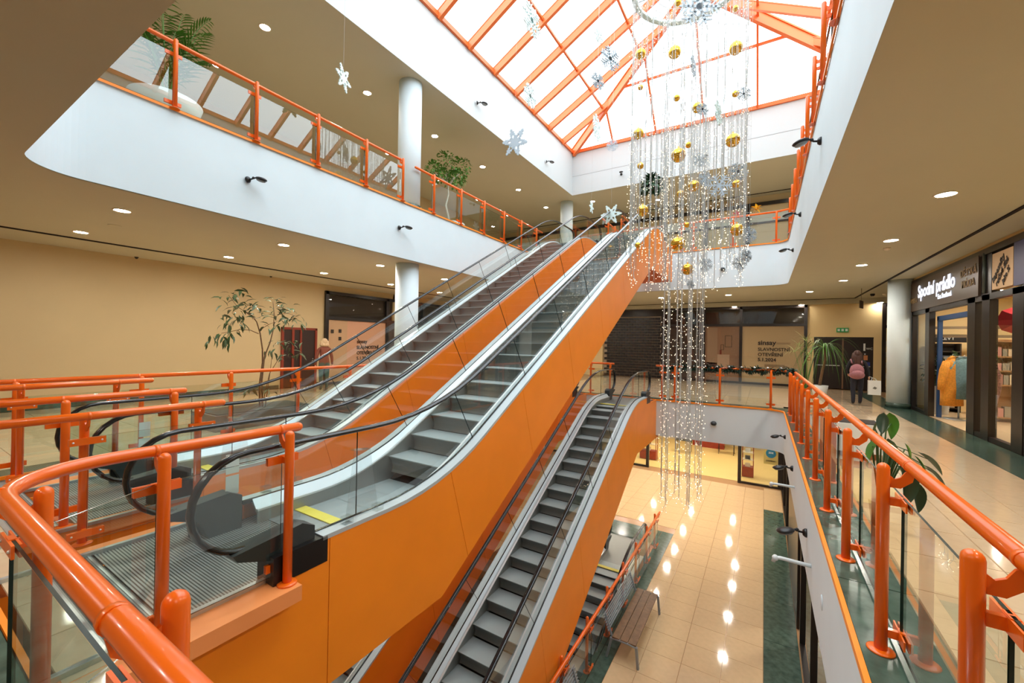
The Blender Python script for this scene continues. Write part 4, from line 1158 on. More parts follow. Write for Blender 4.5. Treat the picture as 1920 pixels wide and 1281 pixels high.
bar(t, 'top_rail', -14.42, -14.3, 9.6, 22.3, 3.5, 3.62); bar(t, 'transom', -14.41, -14.31, 9.6, 22.3, 2.52, 2.64)
bar(t, 'dark_fanlight', -14.5, -14.48, 9.6, 22.3, 2.6, 3.5, MATS['dark_backing'])
sheet(t, 'fanlight_pane', [(-14.36, 9.7, 2.64), (-14.36, 22.2, 2.64), (-14.36, 22.2, 3.5), (-14.36, 9.7, 3.5)], SHOPG)
pb = bar(t, 'room_poster', -14.38, -14.36, 9.73, 10.6, .1, 2.52, mat('poster_sand', (184, 152, 118), .6))
for a, c in ((9.86, 2.0), (10.2, 2.02), (10.2, 1.72)): bar(pb, 'printed_picture_frame', -14.355, -14.345, a, a + .12, c, c + .14, INK)
ps2 = bar(t, 'opening_poster', -14.38, -14.36, 10.6, 12.55, .1, 2.52, mat('poster_rose', (196, 150, 122), .6))
for txt, z, s_ in (('sinsay', 1.62, .22), ('SLAVNOSTNÍ', 1.38, .19), ('OTEVŘENÍ', 1.15, .19), ('5.1.2024', .93, .19)):
    text_mesh('lettering', txt, s_, INK, ps2, facing(Vector((-14.34, 11.05, z)), (0, 1, 0), (0, 0, 1)), bold=.004)
bar(t, 'dark_poster', -14.38, -14.36, 12.7, 22.1, .1, 2.52, mat('poster_dark2', (70, 54, 46), .6))
# ---- right shop: lingerie shop
XS = 3.75
t = thing('shopfront', 'lingerie shopfront with dark fascia sign on the right walkway', 'shopfront', (XS, 14, 0))
for a, b in ((16.45, 16.7), (15.05, 15.36), (12.28, 12.65), (11.64, 11.97), (10.4, 10.77)): bar(t, 'mullion', XS - .03, XS + .09, a, b, 0, 2.87)
bar(t, 'head_rail', XS - .03, XS + .09, 10.4, 16.7, 2.76, 2.88); bar(t, 'sill_rail', XS - .02, XS + .08, 10.77, 12.28, 0, .09); bar(t, 'sill_rail', XS - .02, XS + .08, 15.36, 16.45, 0, .09)
for a, b in ((15.36, 16.45), (11.97, 12.28), (10.77, 11.64)): sheet(t, 'window_pane', [(XS + .02, a, .09), (XS + .02, b, .09), (XS + .02, b, 2.76), (XS + .02, a, 2.76)], SHOPG)
f = bar(t, 'fascia_sign', XS - .06, XS + .1, 12.05, 16.75, 2.87, 3.69, mat('fascia_brown', (74, 58, 44), .28))
LIT = mat('lit_letters', (240, 244, 255), .4, emit=(226, 236, 255), estr=.9)
GOLDT = mat('gold_letters', (140, 116, 76), .5)
def rtext(txt, y, z, s, m, par, bold=.0, x=XS - .07, **k):
    return text_mesh('lettering', txt, s, m, par, facing(Vector((x, y, z)), (0, -1, 0), (0, 0, 1)), bold=bold, **k)
rtext('Spodní prádlo', 15.85, 3.22, .47, LIT, f, .012); rtext('Eva Svatková', 14.3, 3.03, .17, LIT, f, .004)
rtext('DĚTSKÁ', 12.92, 3.36, .22, GOLDT, f, .002); rtext('MÓDA', 12.85, 3.12, .22, GOLDT, f, .002); rtext('DÁMSKÁ', 16.72, 3.1, .2, GOLDT, f, .002)
bar(t, 'dark_return', XS - .02, XS + .1, 11.6, 12.05, 2.87, 3.72); mb = MB(); mb.tube([(XS - .03, 11.86, 2.9), (XS - .03, 11.86, 3.7)], .035, 8); obj('grey_pipe', mb, mat('pipe_grey', (78, 88, 86), .4, .5), t)
g = bar(t, 'poster_sign', XS - .02, XS + .1, 10.80, 11.58, 2.93, 3.62, POSTER)
def slant(txt, y, z, s):
    a = math.radians(46)
    text_mesh('lettering', txt, s, INK, g, facing(Vector((XS - .03, y, z)), (0, -math.cos(a), math.sin(a)), (0, math.sin(a), math.cos(a))), bold=.002, shear=.3)
slant('kapesníky', 11.50, 3.05, .155); slant('ručně šité', 11.36, 2.97, .145); slant('jako %', 11.12, 2.99, .13)
bar(t, 'blue_sign', XS - .04, XS + .1, 9.2, 10.72, 2.9, 3.66, mat('navy_sign', (44, 42, 92), .4))
bar(t, 'dark_pier', XS - .02, XS + .12, 9.2, 10.5, 0, 2.9)
bar(t, 'top_rail', XS - .05, XS + .1, 9.2, 16.75, 3.66, 3.78)
mb = MB(); mb.box(XS, XS + .2, -6, 9.2, 0, S2); mb.box(XS, XS + .2, 9.2, 17, 3.76, S2); struct('wall_right_shops', mb, BEIGE)
bar(t, 'door_track_blue', XS + .12, XS + .2, 12.65, 15.05, 2.52, 2.64, mat('blue_frame', (30, 72, 124), .4)); bar(t, 'door_post_blue', XS + .12, XS + .2, 14.93, 15.03, 0, 2.6, MATS['blue_frame']); bar(t, 'door_post_blue', XS + .2, XS + .3, 12.3, 12.55, 0, 2.6, MATS['blue_frame'])
mb = MB(); mb.box(XS + .2, 8.9, 9.2, 17, 3.3, 3.36); mb.box(8.7, 8.9, 9.2, 17, 0, 3.3); mb.box(XS + .2, 8.9, 16.9, 17, 0, 3.3); mb.box(XS + .2, 8.9, 9.1, 9.2, 0, 3.3)
struct('wall_shop_inside', mb, SHOPW)
mb = MB(); mb.box(XS, 8.7, 9.2, 16.9, .0, .004); struct('floor_shop', mb, mat('shop_floor', (214, 188, 150), .3))
for y in (10.6, 12.8, 15.2):
    for x in (5.0, 7.2): lamp(x, y, 3.3, 'lamp inside the lingerie shop', 'shop lamps inside')
for z in (2.35, 2.1):
    mb = MB(); mb.box(4.0, 8.6, 15.6 + (z - 2.1) * 2, 15.7 + (z - 2.1) * 2, z, z + .07); top('ceiling_track', mb, mat('track_brown', (110, 92, 66), .5), 'brown rail across the lingerie shop interior, %s' % ('upper' if z > 2.2 else 'lower'), 'rail', loc=(6.25, 15.6, z))
# clothes on the stand
p0 = PX(1797, 787, z=0)
t = thing('clothes_stand', 'chrome clothes stand with round base just inside the lingerie shop door', 'clothes stand', p0)
mb = MB(); mb.lathe([(.28, .004), (.28, .02), (.02, .03)], 24, p0); obj('base', mb, STEEL, t)
mb = MB(); mb.tube([p0 + Vector((0, 0, .02)), p0 + Vector((0, 0, 1.62))], .018, 10); obj('pole', mb, STEEL, t)
mb = MB(); mb.tube([p0 + Vector((-.35, .25, 1.6)), p0 + Vector((.35, -.25, 1.6))], .012, 8); obj('arm', mb, STEEL, t)
def coat(c, w, h, d, rz, m, label, sleeves=True, zt=1.55):
    t = thing('coat', label, 'coat', (c[0], c[1], zt - h), rz, 'garments in the lingerie shop')
    mb = MB(); n = 18
    prof = [(0, 1.0), (.2, .97), (.36, 1.0), (.5, .98), (.62, .90), (.8, .80), (.93, .74), (1.0, .25)]
    rows = []
    for s_, r in prof:
        rows.append([(w / 2 * r * math.cos(2 * PI * k / n) * (1 + .05 * math.sin(5 * k)), d / 2 * r * math.sin(2 * PI * k / n) * (1 + .06 * math.cos(7 * k)), h * s_) for k in range(n)])
    vs = [p for r in rows for p in r]
    fs = [(i * n + k, i * n + (k + 1) % n, (i + 1) * n + (k + 1) % n, (i + 1) * n + k) for i in range(len(rows) - 1) for k in range(n)]
    mb.add(vs, fs + [tuple(range(n))[::-1]], 0, True); obj('body', mb, m, t, world=False)
    if sleeves:
        for s in (-1, 1):
            mb = MB(); mb.tube([(s * w * .36, 0, h * .92), (s * w * .5, 0, h * .75), (s * w * .55, .02, h * .5), (s * w * .54, .04, h * .33)], [.07, .085, .08, .065], 10); obj('sleeve', mb, m, t, world=False)
    mb = MB(); mb.tube([(-.05 - w * .15, 0, h * .98), (0, 0, h * 1.03), (w * .15 + .05, 0, h * .98)], .035, 8); obj('collar', mb, m, t, world=False)
    mb = MB(); mb.tube([(0, 0, h * 1.0), (0, 0, h * 1.06), (.03, 0, h * 1.09)], .006, 6); obj('hanger_hook', mb, STEEL, t, world=False)
FURY = mat('yellow_fleece', (226, 152, 52), .95, var=.25, vscale=30, bump=1.0, bscale=80); FURB = mat('blue_fleece', (112, 146, 152), .95, var=.25, vscale=30, bump=1.0, bscale=80)
vr = CM @ Vector((1, 0, 0)); ang = math.atan2(vr.y, vr.x)
coat(p0 - vr * .26 + Vector((.1, .15, 0)), .66, 1.2, .36, ang + .3, FURY, 'fluffy orange-yellow coat on the clothes stand at the shop door')
coat(p0 + vr * .2 + Vector((-.1, -.12, 0)), .62, 1.02, .34, ang - .2, FURB, 'fluffy pale blue coat on the clothes stand, right of the yellow one')
p = PX(1848, 760, x=4.5); coat((4.5, p.y, 0), .5, 1.2, .3, ang, mat('leopard_cloth', (150, 104, 96), .9, col2=(60, 34, 34), vscale=22), 'spotted brown and pink gown behind the shop window', zt=1.45)
# round pot by the shop door
p = PX(1753, 776, z=0); p += Vector((.06, .02, 0))
def foliage(mb, c, rad, n, ls, lw, mi=0, seed=1, droop=.3):
    rnd = random.Random(seed)
    for i in range(n):
        a, b = rnd.uniform(0, 2 * PI), rnd.uniform(-.4, 1) * PI / 2
        d = Vector((math.cos(a) * math.cos(b), math.sin(a) * math.cos(b), math.sin(b)))
        o_ = Vector(c) + Vector((d.x * rad[0], d.y * rad[1], d.z * rad[2])) * rnd.uniform(.35, 1) ** .6
        leaf(mb, o_, (d + Vector((rnd.uniform(-.6, .6), rnd.uniform(-.6, .6), rnd.uniform(-.6, .2) - droop))).normalized(), ls * rnd.uniform(.7, 1.2), lw * rnd.uniform(.7, 1.2), mi, rnd)
def leaf(mb, o_, d, L_, w, mi=0, rnd=random, curl=.25):
    side = d.cross(Vector((rnd.uniform(-.3, .3), rnd.uniform(-.3, .3), 1))).normalized(); nn = side.cross(d).normalized()
    c = [(0, 0, 0), (.3, .9, .04), (.6, .85, .0), (1, 0, -curl)]
    P_ = lambda t_, s_, u_: o_ + d * L_ * t_ + side * w / 2 * s_ + nn * L_ * u_
    v = [P_(0, 0, 0), P_(.3, 1, .06), P_(.3, 0, .02), P_(.3, -1, .06), P_(.65, .85, .0), P_(.65, 0, -.05), P_(.65, -.85, .0), P_(1, 0, -curl)]
    mb.add(v, [(0, 2, 1), (0, 3, 2), (1, 2, 5, 4), (2, 3, 6, 5), (4, 5, 7), (5, 6, 7)], mi, True)
t = thing('potted_plant', 'leafy plant in a tall white ribbed pot at the lingerie shop door', 'plant', p)
mb = MB(); prof = [(.20, 0)]
for k in range(12): prof += [(.2 + .06 * k / 12, .02 + .062 * k), (.212 + .06 * k / 12, .05 + .062 * k)]
prof += [(.28, .78), (.25, .78), (.24, .72)]
mb.lathe(prof, 24, p); obj('pot', mb, POTW, t)
mb = MB(); foliage(mb, p + Vector((0, 0, 1.1)), (.3, .3, .42), 240, .14, .07, 0, 3); obj('foliage', mb, mat('dark_leaf', (50, 66, 34), .5, var=.4, vscale=10), t, kind='stuff')
# shelf units inside the shop
def shelf(label, x0, x1, y0, y1, hs, m, goods, face='x', ht=2.0):
    t = thing('shelf_unit', label, 'shelf', ((x0 + x1) / 2, (y0 + y1) / 2, 0))
    for a in (y0, y1 - .03):
        mb = MB(); mb.box(x0, x1, a, a + .03, 0, ht); obj('side_panel', mb, m, t)
    mb = MB(); mb.box(x1 - .03, x1, y0, y1, 0, ht); obj('back_panel', mb, m, t)
    for z in hs:
        mb = MB(); mb.box(x0, x1, y0, y1, z, z + .03); obj('shelf_board', mb, m, t)
    rnd = random.Random(len(label)); i = 0; lv = 0
    for z in hs[:-1]:
        y = y0 + .08; lv += 1; ps_ = 0
        while y < y1 - .15:
            w, h = rnd.uniform(.07, .13), rnd.uniform(.14, .24); mb = MB(); mb.box(x0 + .03, x0 + .2, y, y + w, z + .031, z + .03 + h); i += 1; ps_ += 1
            top('box', mb, goods[i % len(goods)], '%s packaged box, %s from the near end, %s board of the %s' % (['cream', 'white', 'pink', 'grey'][i % 4], ORD2[ps_ - 1], ORD2[lv - 1], label.split(' with')[0]), 'box', 'packages on shop shelves', loc=(x0 + .1, y, z + .03)); y += w + .02
ORD2 = ['first', 'second', 'third', 'fourth', 'fifth', 'sixth', 'seventh', 'eighth', 'ninth', 'tenth', 'eleventh', 'twelfth']
CARDS = [CARD, POTW, mat('pink_card', (206, 150, 140), .6), mat('grey_card', (150, 146, 132), .6)]
def shelf_x(label, x0, x1, y0, y1, hs, m, goods, ht, rows):
    t = thing('shelf_unit', label, 'shelf', ((x0 + x1) / 2, (y0 + y1) / 2, 0))
    for a in (x0, x1 - .03):
        mb = MB(); mb.box(a, a + .03, y0, y1, 0, ht); obj('side_panel', mb, m, t)
    mb = MB(); mb.box(x0, x1, y1 - .03, y1, 0, ht); obj('back_panel', mb, m, t)
    rnd = random.Random(len(label)); i = 0
    for lv, z in enumerate(hs):
        mb = MB(); mb.box(x0, x1, y0, y1, z, z + .03); obj('shelf_board', mb, m, t)
        if lv >= rows: continue
        x = x0 + .05; ps_ = 0
        while x < x1 - .14:
            w, h = rnd.uniform(.07, .12), rnd.uniform(.16, .26); mb = MB(); mb.box(x, x + w, y0 + .03, y0 + .2, z + .031, z + .03 + h); ps_ += 1; i += 1
            top('box', mb, goods[i % len(goods)], '%s packaged box, %s from left, %s board of the %s' % (['white', 'pink', 'grey', 'cream'][i % 4 - 1], ORD2[ps_ - 1], ORD2[lv], label.split(' with')[0]), 'box', 'packages on shop shelves', loc=(x, y0, z + .03)); x += w + .02
shelf_x('light wood shelf with pale boxes behind the right window', 4.75, 5.35, 14.9, 15.25, [.1, .9, 1.25, 1.6, 1.98], mat('beech_wood', (178, 132, 84), .5, var=.15), CARDS, 2.05, 4)
shelf_x('dark shelf with goods inside the lingerie shop', 4.1, 4.72, 16.4, 16.8, [.1, .5, .9, 1.3, 1.7], mat('dark_shelf', (52, 44, 36), .5), CARDS, 1.95, 4)
for k in range(3):
    mb = MB(); foliage(mb, (4.2 + .18 * k, 16.3, .9 + .25 * k), (.1, .1, .3), 60, .09, .06, 0, 40 + k); top('flower_bunch', mb, [LEAF, CARD, LEAF3][k], '%s flower bunch by the dark shop shelf' % ['green', 'pale', 'grey-green'][k], 'flowers', loc=(4.2 + .18 * k, 16.3, .6))
mb = MB(); mb.box(4.05, 4.8, 16.34, 16.38, 1.98, 2.2); q = top('header_sign', mb, BLACK, 'black header sign over the goods inside the lingerie shop', 'sign', loc=(4.4, 16.36, 2.1)); text_mesh('lettering', 'SLEVY', .13, POTW, q, facing(Vector((4.22, 16.33, 2.05)), (1, 0, 0), (0, 0, 1)))
p = PX(1912, 600, x=4.6)
t = thing('umbrella', 'red open umbrella hanging in the window of the right shop', 'umbrella', p)
mb = MB(); n = 8; vs = [p]
for k in range(n): a = 2 * PI * k / n; vs.append(p + Vector((math.cos(a) * .3, .06 + .02 * math.cos(a), math.sin(a) * .3)) + Vector((0, .1, 0)))
mb.add([p + Vector((0, -.25, 0))] + vs[1:], [(0, 1 + k, 1 + (k + 1) % n) for k in range(n)]); obj('canopy', mb, mat('red_cloth', (176, 36, 44), .7), t)
mb = MB(); mb.tube([p + Vector((0, -.3, 0)), p + Vector((0, .5, 0)), p + Vector((0, .56, -.05))], .01, 6); obj('shaft', mb, BLACK, t)

# ---- ground floor shopfronts
t = thing('shopfront', 'ground floor glazed shopfront with black frames at the far end', 'shopfront', (-2.5, 22.3, Z0))
for x in (-9.3, -7.2, -5.17, -.92, .68): bar(t, 'mullion', x - .07, x + .07, 22.22, 22.36, Z0, S1)
bar(t, 'sill_rail', -.92, .68, 22.24, 22.34, Z0, Z0 + .09); bar(t, 'sill_rail', -14.3, -5.17, 22.24, 22.34, Z0, Z0 + .09); bar(t, 'head_rail', -14.3, .7, 22.24, 22.34, S1 - .15, S1)
sheet(t, 'window_pane', [(-.85, 22.3, Z0 + .09), (.61, 22.3, Z0 + .09), (.61, 22.3, S1), (-.85, 22.3, S1)], SHOPG)
sheet(t, 'window_pane', [(-14, 22.3, Z0 + .09), (-5.24, 22.3, Z0 + .09), (-5.24, 22.3, S1), (-14, 22.3, S1)], SHOPG)
a, b = PX(1433, 829, y=22.26), PX(1464, 872, y=22.26)
sg = bar(t, 'olive_sign', .05, .60, 22.25, 22.27, -3.62, -2.75, mat('olive_sign', (176, 160, 92), .6))
mb = MB(); mb.lathe([(.2, 0), (.2, .01)], 28, (0, 0, 0)); mb.xf(Matrix.Translation((.33, 22.25, -3.12)) @ Matrix.Rotation(PI / 2, 4, 'X')); obj('blue_disc', mb, mat('blue_disc', (24, 108, 140), .5), sg)
text_mesh('lettering', 'ZDE', .1, POTW, sg, facing(Vector((.24, 22.235, -3.12)), (1, 0, 0), (0, 0, 1)), bold=.002); text_mesh('lettering', 'OTEVŘENO', .07, INK, sg, facing(Vector((.14, 22.235, -3.48)), (1, 0, 0), (0, 0, 1)), bold=.002)
mb = MB(); mb.box(-16, 9, 22.5, 30, Z0, Z0 + .004); struct('floor_ground_shop', mb, mat('shop_floor_yellow', (224, 192, 120), .45, var=.08, vscale=30))
for k in range(5):
    for j in range(2): lamp(-8 + 2.2 * k, 23.8 + 3 * j, S1, 'lamp inside the ground floor shop', 'ground shop lamps')
def cabinet(label, p, w=.5, d=.45, h=1.75):
    x, y = p.x, p.y
    t = thing('display_cabinet', label, 'cabinet', (x, y, Z0))
    mb = MB(); mb.box(x - w / 2, x + w / 2, y - d / 2, y + d / 2, Z0 + .03, Z0 + .5); obj('base', mb, REDWOOD, t)
    for sx in (-1, 1):
        for sy in (-1, 1):
            mb = MB(); mb.box(x + sx * (w / 2 - .03), x + sx * w / 2, y + sy * (d / 2 - .03), y + sy * d / 2, Z0 + .5, Z0 + h); obj('upright', mb, REDWOOD, t)
    for z in (.85, 1.2, 1.72): mb = MB(); mb.box(x - w / 2, x + w / 2, y - d / 2, y + d / 2, Z0 + z, Z0 + z + .02); obj('shelf_board', mb, CARD, t)
    for i, z in enumerate((.5, .87, 1.22)):
        mb = MB(); mb.box(x - .12, x + .1, y - .1, y + .1, Z0 + z + .001, Z0 + z + .16); top('box', mb, [CARD, INLET, POTW][i], ['cream', 'dark', 'white'][i] + ' box inside the %s display cabinet in the ground floor shop' % ('left' if w > .7 else 'right'), 'box', loc=(x, y, Z0 + z))
cabinet('glass display cabinet with red wood base, left in the ground floor shop', PX(1212, 864, z=Z0) + Vector((0, .5, 0)), .9)
cabinet('glass display cabinet with red wood base, behind the black post at right', PX(1399, 898, z=Z0) + Vector((.05, .5, 0)), .5)
for k, (u, v, lb) in enumerate(((1336, 838, 'red wooden counter deep in the ground floor shop'), (1305, 832, 'second red wooden counter beside the larger one'))):
    p = PX(u, v, z=Z0 + .1); w = 1.3 if k == 0 else .4
    t = thing('counter', lb, 'counter', (p.x, p.y, Z0)); mb = MB(); mb.box(p.x - w / 2, p.x + w / 2, p.y, p.y + .6, Z0 + .004, Z0 + 1.0); obj('body', mb, REDWOOD, t)
    mb = MB(); mb.box(p.x - w / 2 - .03, p.x + w / 2 + .03, p.y - .03, p.y + .63, Z0 + 1.0, Z0 + 1.04); obj('top', mb, INK, t)
for k, (u, v) in enumerate(((1282, 838), (1362, 842))):
    p = PX(u, v, z=Z0 + .3); p.y = min(p.y, 27.5 + k)
    t = thing('table', 'thin-legged dark table in the ground floor shop, %s' % ('left' if k == 0 else 'right'), 'table', (p.x, p.y, Z0)); mb = MB(); mb.box(p.x - .45, p.x + .45, p.y - .3, p.y + .3, Z0 + .72, Z0 + .75); obj('tabletop', mb, INLET, t)
    for sx in (-1, 1):
        for sy in (-1, 1): mb = MB(); mb.tube([(p.x + sx * .4, p.y + sy * .25, Z0 + .004), (p.x + sx * .4, p.y + sy * .25, Z0 + .72)], .015, 6); obj('leg', mb, BLACK, t)
t = thing('shopfront', 'black framed shopfront along the right side of the ground floor', 'shopfront', (.75, 12, Z0))
bar(t, 'dark_pier', .72, .86, 11.5, 15.4, Z0, S1)
for y in (4.2, 6.4, 8.7, 10.9, 17.6, 19.9, 22.1): bar(t, 'mullion', .74, .84, y - .05, y + .05, Z0, S1)
bar(t, 'head_rail', .74, .84, 3, 22.2, S1 - .12, S1); bar(t, 'sill_rail', .74, .84, 15.4, 22.2, Z0, Z0 + .08); bar(t, 'sill_rail', .74, .84, 3, 10.9, Z0, Z0 + .08)
for a, b in ((3, 10.9), (15.4, 22.2)): sheet(t, 'window_pane', [(.79, a, Z0 + .08), (.79, b, Z0 + .08), (.79, b, S1), (.79, a, S1)], SHOPG)
mb = MB(); mb.box(2.6, 2.7, 3, 22.3, Z0, S1); struct('wall_right_ground', mb, mat('brown_panel', (140, 92, 62), .5, var=.2, vscale=3))
for y in (7, 12, 17): lamp(1.7, y, S1, 'lamp inside the ground floor shop on the right', 'ground right shop lamps')
# ---- upper floor far shopfront
t = thing('shopfront', 'upper floor shopfront with dark frames and pale panels at the far end', 'shopfront', (-2, 22.3, Z2))
for x in (-12, -9.5, -6.8, -4.7, -2.55, -.75, .95, 3.2): bar(t, 'mullion', x - .09, x + .09, 22.2, 22.34, Z2, 8.42)
bar(t, 'top_rail', -14.3, 8.9, 22.22, 22.34, 8.34, 8.5); bar(t, 'transom', -14.3, 8.9, 22.22, 22.32, 7.5, 7.58)
PAL = mat('frosted_band', (206, 220, 222), .5)
for a, b in ((-14.2, -12.1), (-11.9, -9.6), (-9.4, -6.9), (-6.7, -4.8), (-4.6, -2.65), (-2.45, -.85), (-.65, .85), (1.05, 3.1), (3.3, 8.9)):
    bar(t, 'frosted_band', a, b, 22.28, 22.30, 7.58, 8.05, PAL); bar(t, 'fanlight_panel', a, b, 22.30, 22.32, 8.05, 8.36, CREAM); bar(t, 'poster_panel', a, b, 22.28, 22.30, Z2 + .1, 7.5, mat('sand_panel', (196, 188, 158), .5))
mb = MB(); mb.box(-16, 9, 22.4, 22.6, Z2, ZC); struct('wall_far_upper', mb, CREAM)
mb = MB(); mb.box(7.2, 7.4, -6, 22.3, Z2, ZC); struct('wall_right_upper', mb, CREAM)

# ================================================================== PLANTS
def branch(mb, pts, r0, r1, n=7, mi=0):
    k = len(pts); mb.tube(pts, [r0 + (r1 - r0) * i / (k - 1) for i in range(k)], n, mi)
def px_line(lst, **k): return [PX(u, v, **k) for u, v in lst]
# slender tree in the left walkway planter
base = Vector((-8.92, 4.5, 0))
t = thing('planter', 'low grey planter box with gravel behind the far left railing', 'planter', (-9.05, 4.5, 0))
mb = MB(); mb.box(-9.55, -8.55, 3.55, 5.45, 0, .30)
obj('box', mb, PLANTERM, t); mb = MB(); mb.box(-9.5, -8.6, 3.6, 5.4, .30, .315); obj('gravel', mb, mat('gravel', (88, 92, 84), .9, col2=(50, 54, 48), vscale=60, bump=1, bscale=120), t)
t = thing('indoor_tree', 'slender multi-stemmed tree with narrow leaves in the left planter', 'plant', (base.x, base.y, .315))
XT = -8.92
def bmesh_branch(lst, r0, r1, dx=0, name='stem'):
    mb = MB(); pts = px_line(lst, x=XT); k = len(pts)
    pts = [p + Vector((dx * i / (k - 1), 0, 0)) for i, p in enumerate(pts)]
    branch(mb, pts, r0, r1); obj(name, mb, BARK, t)
bmesh_branch([(487, 763), (486, 720), (491, 680), (490, 655), (485, 625), (478, 604), (468, 591), (455, 585)], .02, .007, .1)
bmesh_branch([(492, 763), (492, 715), (498, 670), (510, 642), (518, 615), (520, 590), (519, 565)], .018, .006, -.15)
bmesh_branch([(485, 626), (470, 619), (452, 618), (436, 622), (420, 625)], .009, .004, -.1, 'side_branch')
bmesh_branch([(497, 763), (500, 720), (501, 690), (501, 660)], .010, .004, .2)
bmesh_branch([(494, 750), (504, 700), (518, 675), (530, 662)], .009, .004, .1, 'side_branch')
bmesh_branch([(520, 590), (535, 588), (550, 595)], .006, .003, .2, 'side_branch')
bmesh_branch([(485, 620), (498, 608), (508, 602)], .006, .003, .3, 'side_branch')
bmesh_branch([(468, 591), (450, 575), (438, 553)], .006, .003, -.2, 'side_branch')
leafm = {}
rnd = random.Random(4)
def single_leaf(L_, w, m, name='leaf'):
    mb = MB(); leaf(mb, Vector((0, 0, 0)), Vector((1, 0, 0)), L_, w, 0, random.Random(1)); return mb.mesh(name, m, recalc=False)
LM1 = single_leaf(.19, .05, LEAF3); LM2 = single_leaf(.16, .045, LEAF)
for (u, v, sp, n, dr) in [(437, 550, 14, 12, 0), (425, 556, 10, 7, .2), (470, 572, 16, 14, .2), (450, 575, 12, 10, .2), (430, 592, 16, 13, .3), (447, 600, 14, 12, .9), (425, 605, 8, 7, 1.2), (480, 583, 12, 9, 0), (463, 566, 10, 8, 0),
                          (408, 636, 14, 12, 1.1), (424, 628, 10, 9, .9), (440, 618, 6, 4, .5), (515, 562, 10, 10, -.2), (520, 580, 14, 12, .1), (535, 575, 12, 10, .0), (500, 596, 14, 12, .1), (548, 592, 14, 14, .2), (560, 602, 10, 9, .6),
                          (533, 600, 10, 9, .5), (510, 612, 8, 5, .6), (547, 648, 12, 10, .2), (552, 665, 10, 9, .5), (530, 668, 8, 6, .4), (510, 655, 8, 6, .9), (516, 640, 8, 5, .4), (535, 640, 8, 5, .2), (470, 728, 8, 5, .9), (505, 730, 6, 4, .5)]:
    for i in range(n):
        p = PX(u + rnd.gauss(0, sp * .55), v + rnd.gauss(0, sp * .45), x=XT) + Vector((rnd.uniform(-.25, .25), 0, 0))
        o = obj('leaf', LM1 if rnd.random() < .6 else LM2, None, t, loc=p - t.location)
        a = rnd.uniform(0, 2 * PI); o.rotation_euler = (rnd.uniform(-.6, .6), rnd.uniform(-.3, .5) + dr, a)
        s = rnd.uniform(.7, 1.25); o.scale = (s, s, s)
# ponytail tree by the far right corner
def strap_leaf(mb, o_, az, L_, w, rise, droop, n=9, mi=0):
    d = Vector((math.cos(az), math.sin(az), 0)); sd = Vector((-d.y, d.x, 0))
    pts = []
    for i in range(n + 1):
        s_ = i / n; h = rise * s_ - droop * s_ * s_
        pts.append(o_ + d * L_ * (s_ - .12 * s_ * s_) + Vector((0, 0, L_ * h)))
    vs = []
    for i, p in enumerate(pts):
        s_ = i / n; ww = w * (1 - s_ ** 2.2) * (.6 + .4 * min(1, s_ * 5)) + .001
        vs += [p - sd * ww / 2 + Vector((0, 0, ww * .2)), p, p + sd * ww / 2 + Vector((0, 0, ww * .2))]
    fs = []
    for i in range(n):
        a = 3 * i; fs += [(a, a + 1, a + 4, a + 3), (a + 1, a + 2, a + 5, a + 4)]
    mb.add(vs, fs, mi, True)
YD = 18.3
pc = PX(1545, 652, y=YD); pb_ = Vector((PX(1537, 725, y=YD).x, YD, 0))
t = thing('ponytail_palm', 'indoor palm with bare curved trunk and long drooping strap leaves, far right corner', 'plant', pb_)
mb = MB(); mb.lathe([(.18, 0), (.25, .42), (.22, .42)], 20, pb_); obj('pot', mb, POTW, t)
mb = MB(); branch(mb, [pb_ + Vector((0, 0, .4)), PX(1538, 715, y=YD), PX(1542, 695, y=YD), PX(1548, 672, y=YD), pc], .05, .035, 9); obj('trunk', mb, BARK, t)
for k in range(46):
    mb = MB(); a = 2.4 * k; u = (k % 7) / 7
    strap_leaf(mb, pc, a, .75 + .55 * rnd.random(), .045, 1.15 - .9 * u, 1.1 + .9 * rnd.random() + .5 * u); obj('leaf', mb, [LEAF2, LEAF3, LEAF][k % 3], t)
pq = PX(1508, 706, y=14.9); pq.z = 0
t = thing('wispy_plant', 'wispy pale green plant behind the garlanded corner of the far railing', 'plant', pq)
mb = MB(); mb.lathe([(.15, 0), (.2, .35), (.17, .35)], 18, pq); obj('pot', mb, POTW, t)
for (u, v) in ((1512, 640), (1500, 650), (1524, 648), (1516, 668), (1490, 660)):
    q = PX(u, v, y=14.9); mb = MB(); branch(mb, [pq + Vector((0, 0, .34)), (pq + q) / 2 + Vector((.03, 0, .2)), q], .009, .005, 5); obj('stem', mb, LEAF2, t)
    mb = MB()
    for k in range(16): strap_leaf(mb, q, 2.4 * k + u, .42 * rnd.uniform(.6, 1.1), .012, rnd.uniform(.3, 1.4), rnd.uniform(.3, 1.0), 5)
    obj('leaf_tuft', mb, mat('wispy_green', (146, 158, 84), .6), t, kind='stuff')
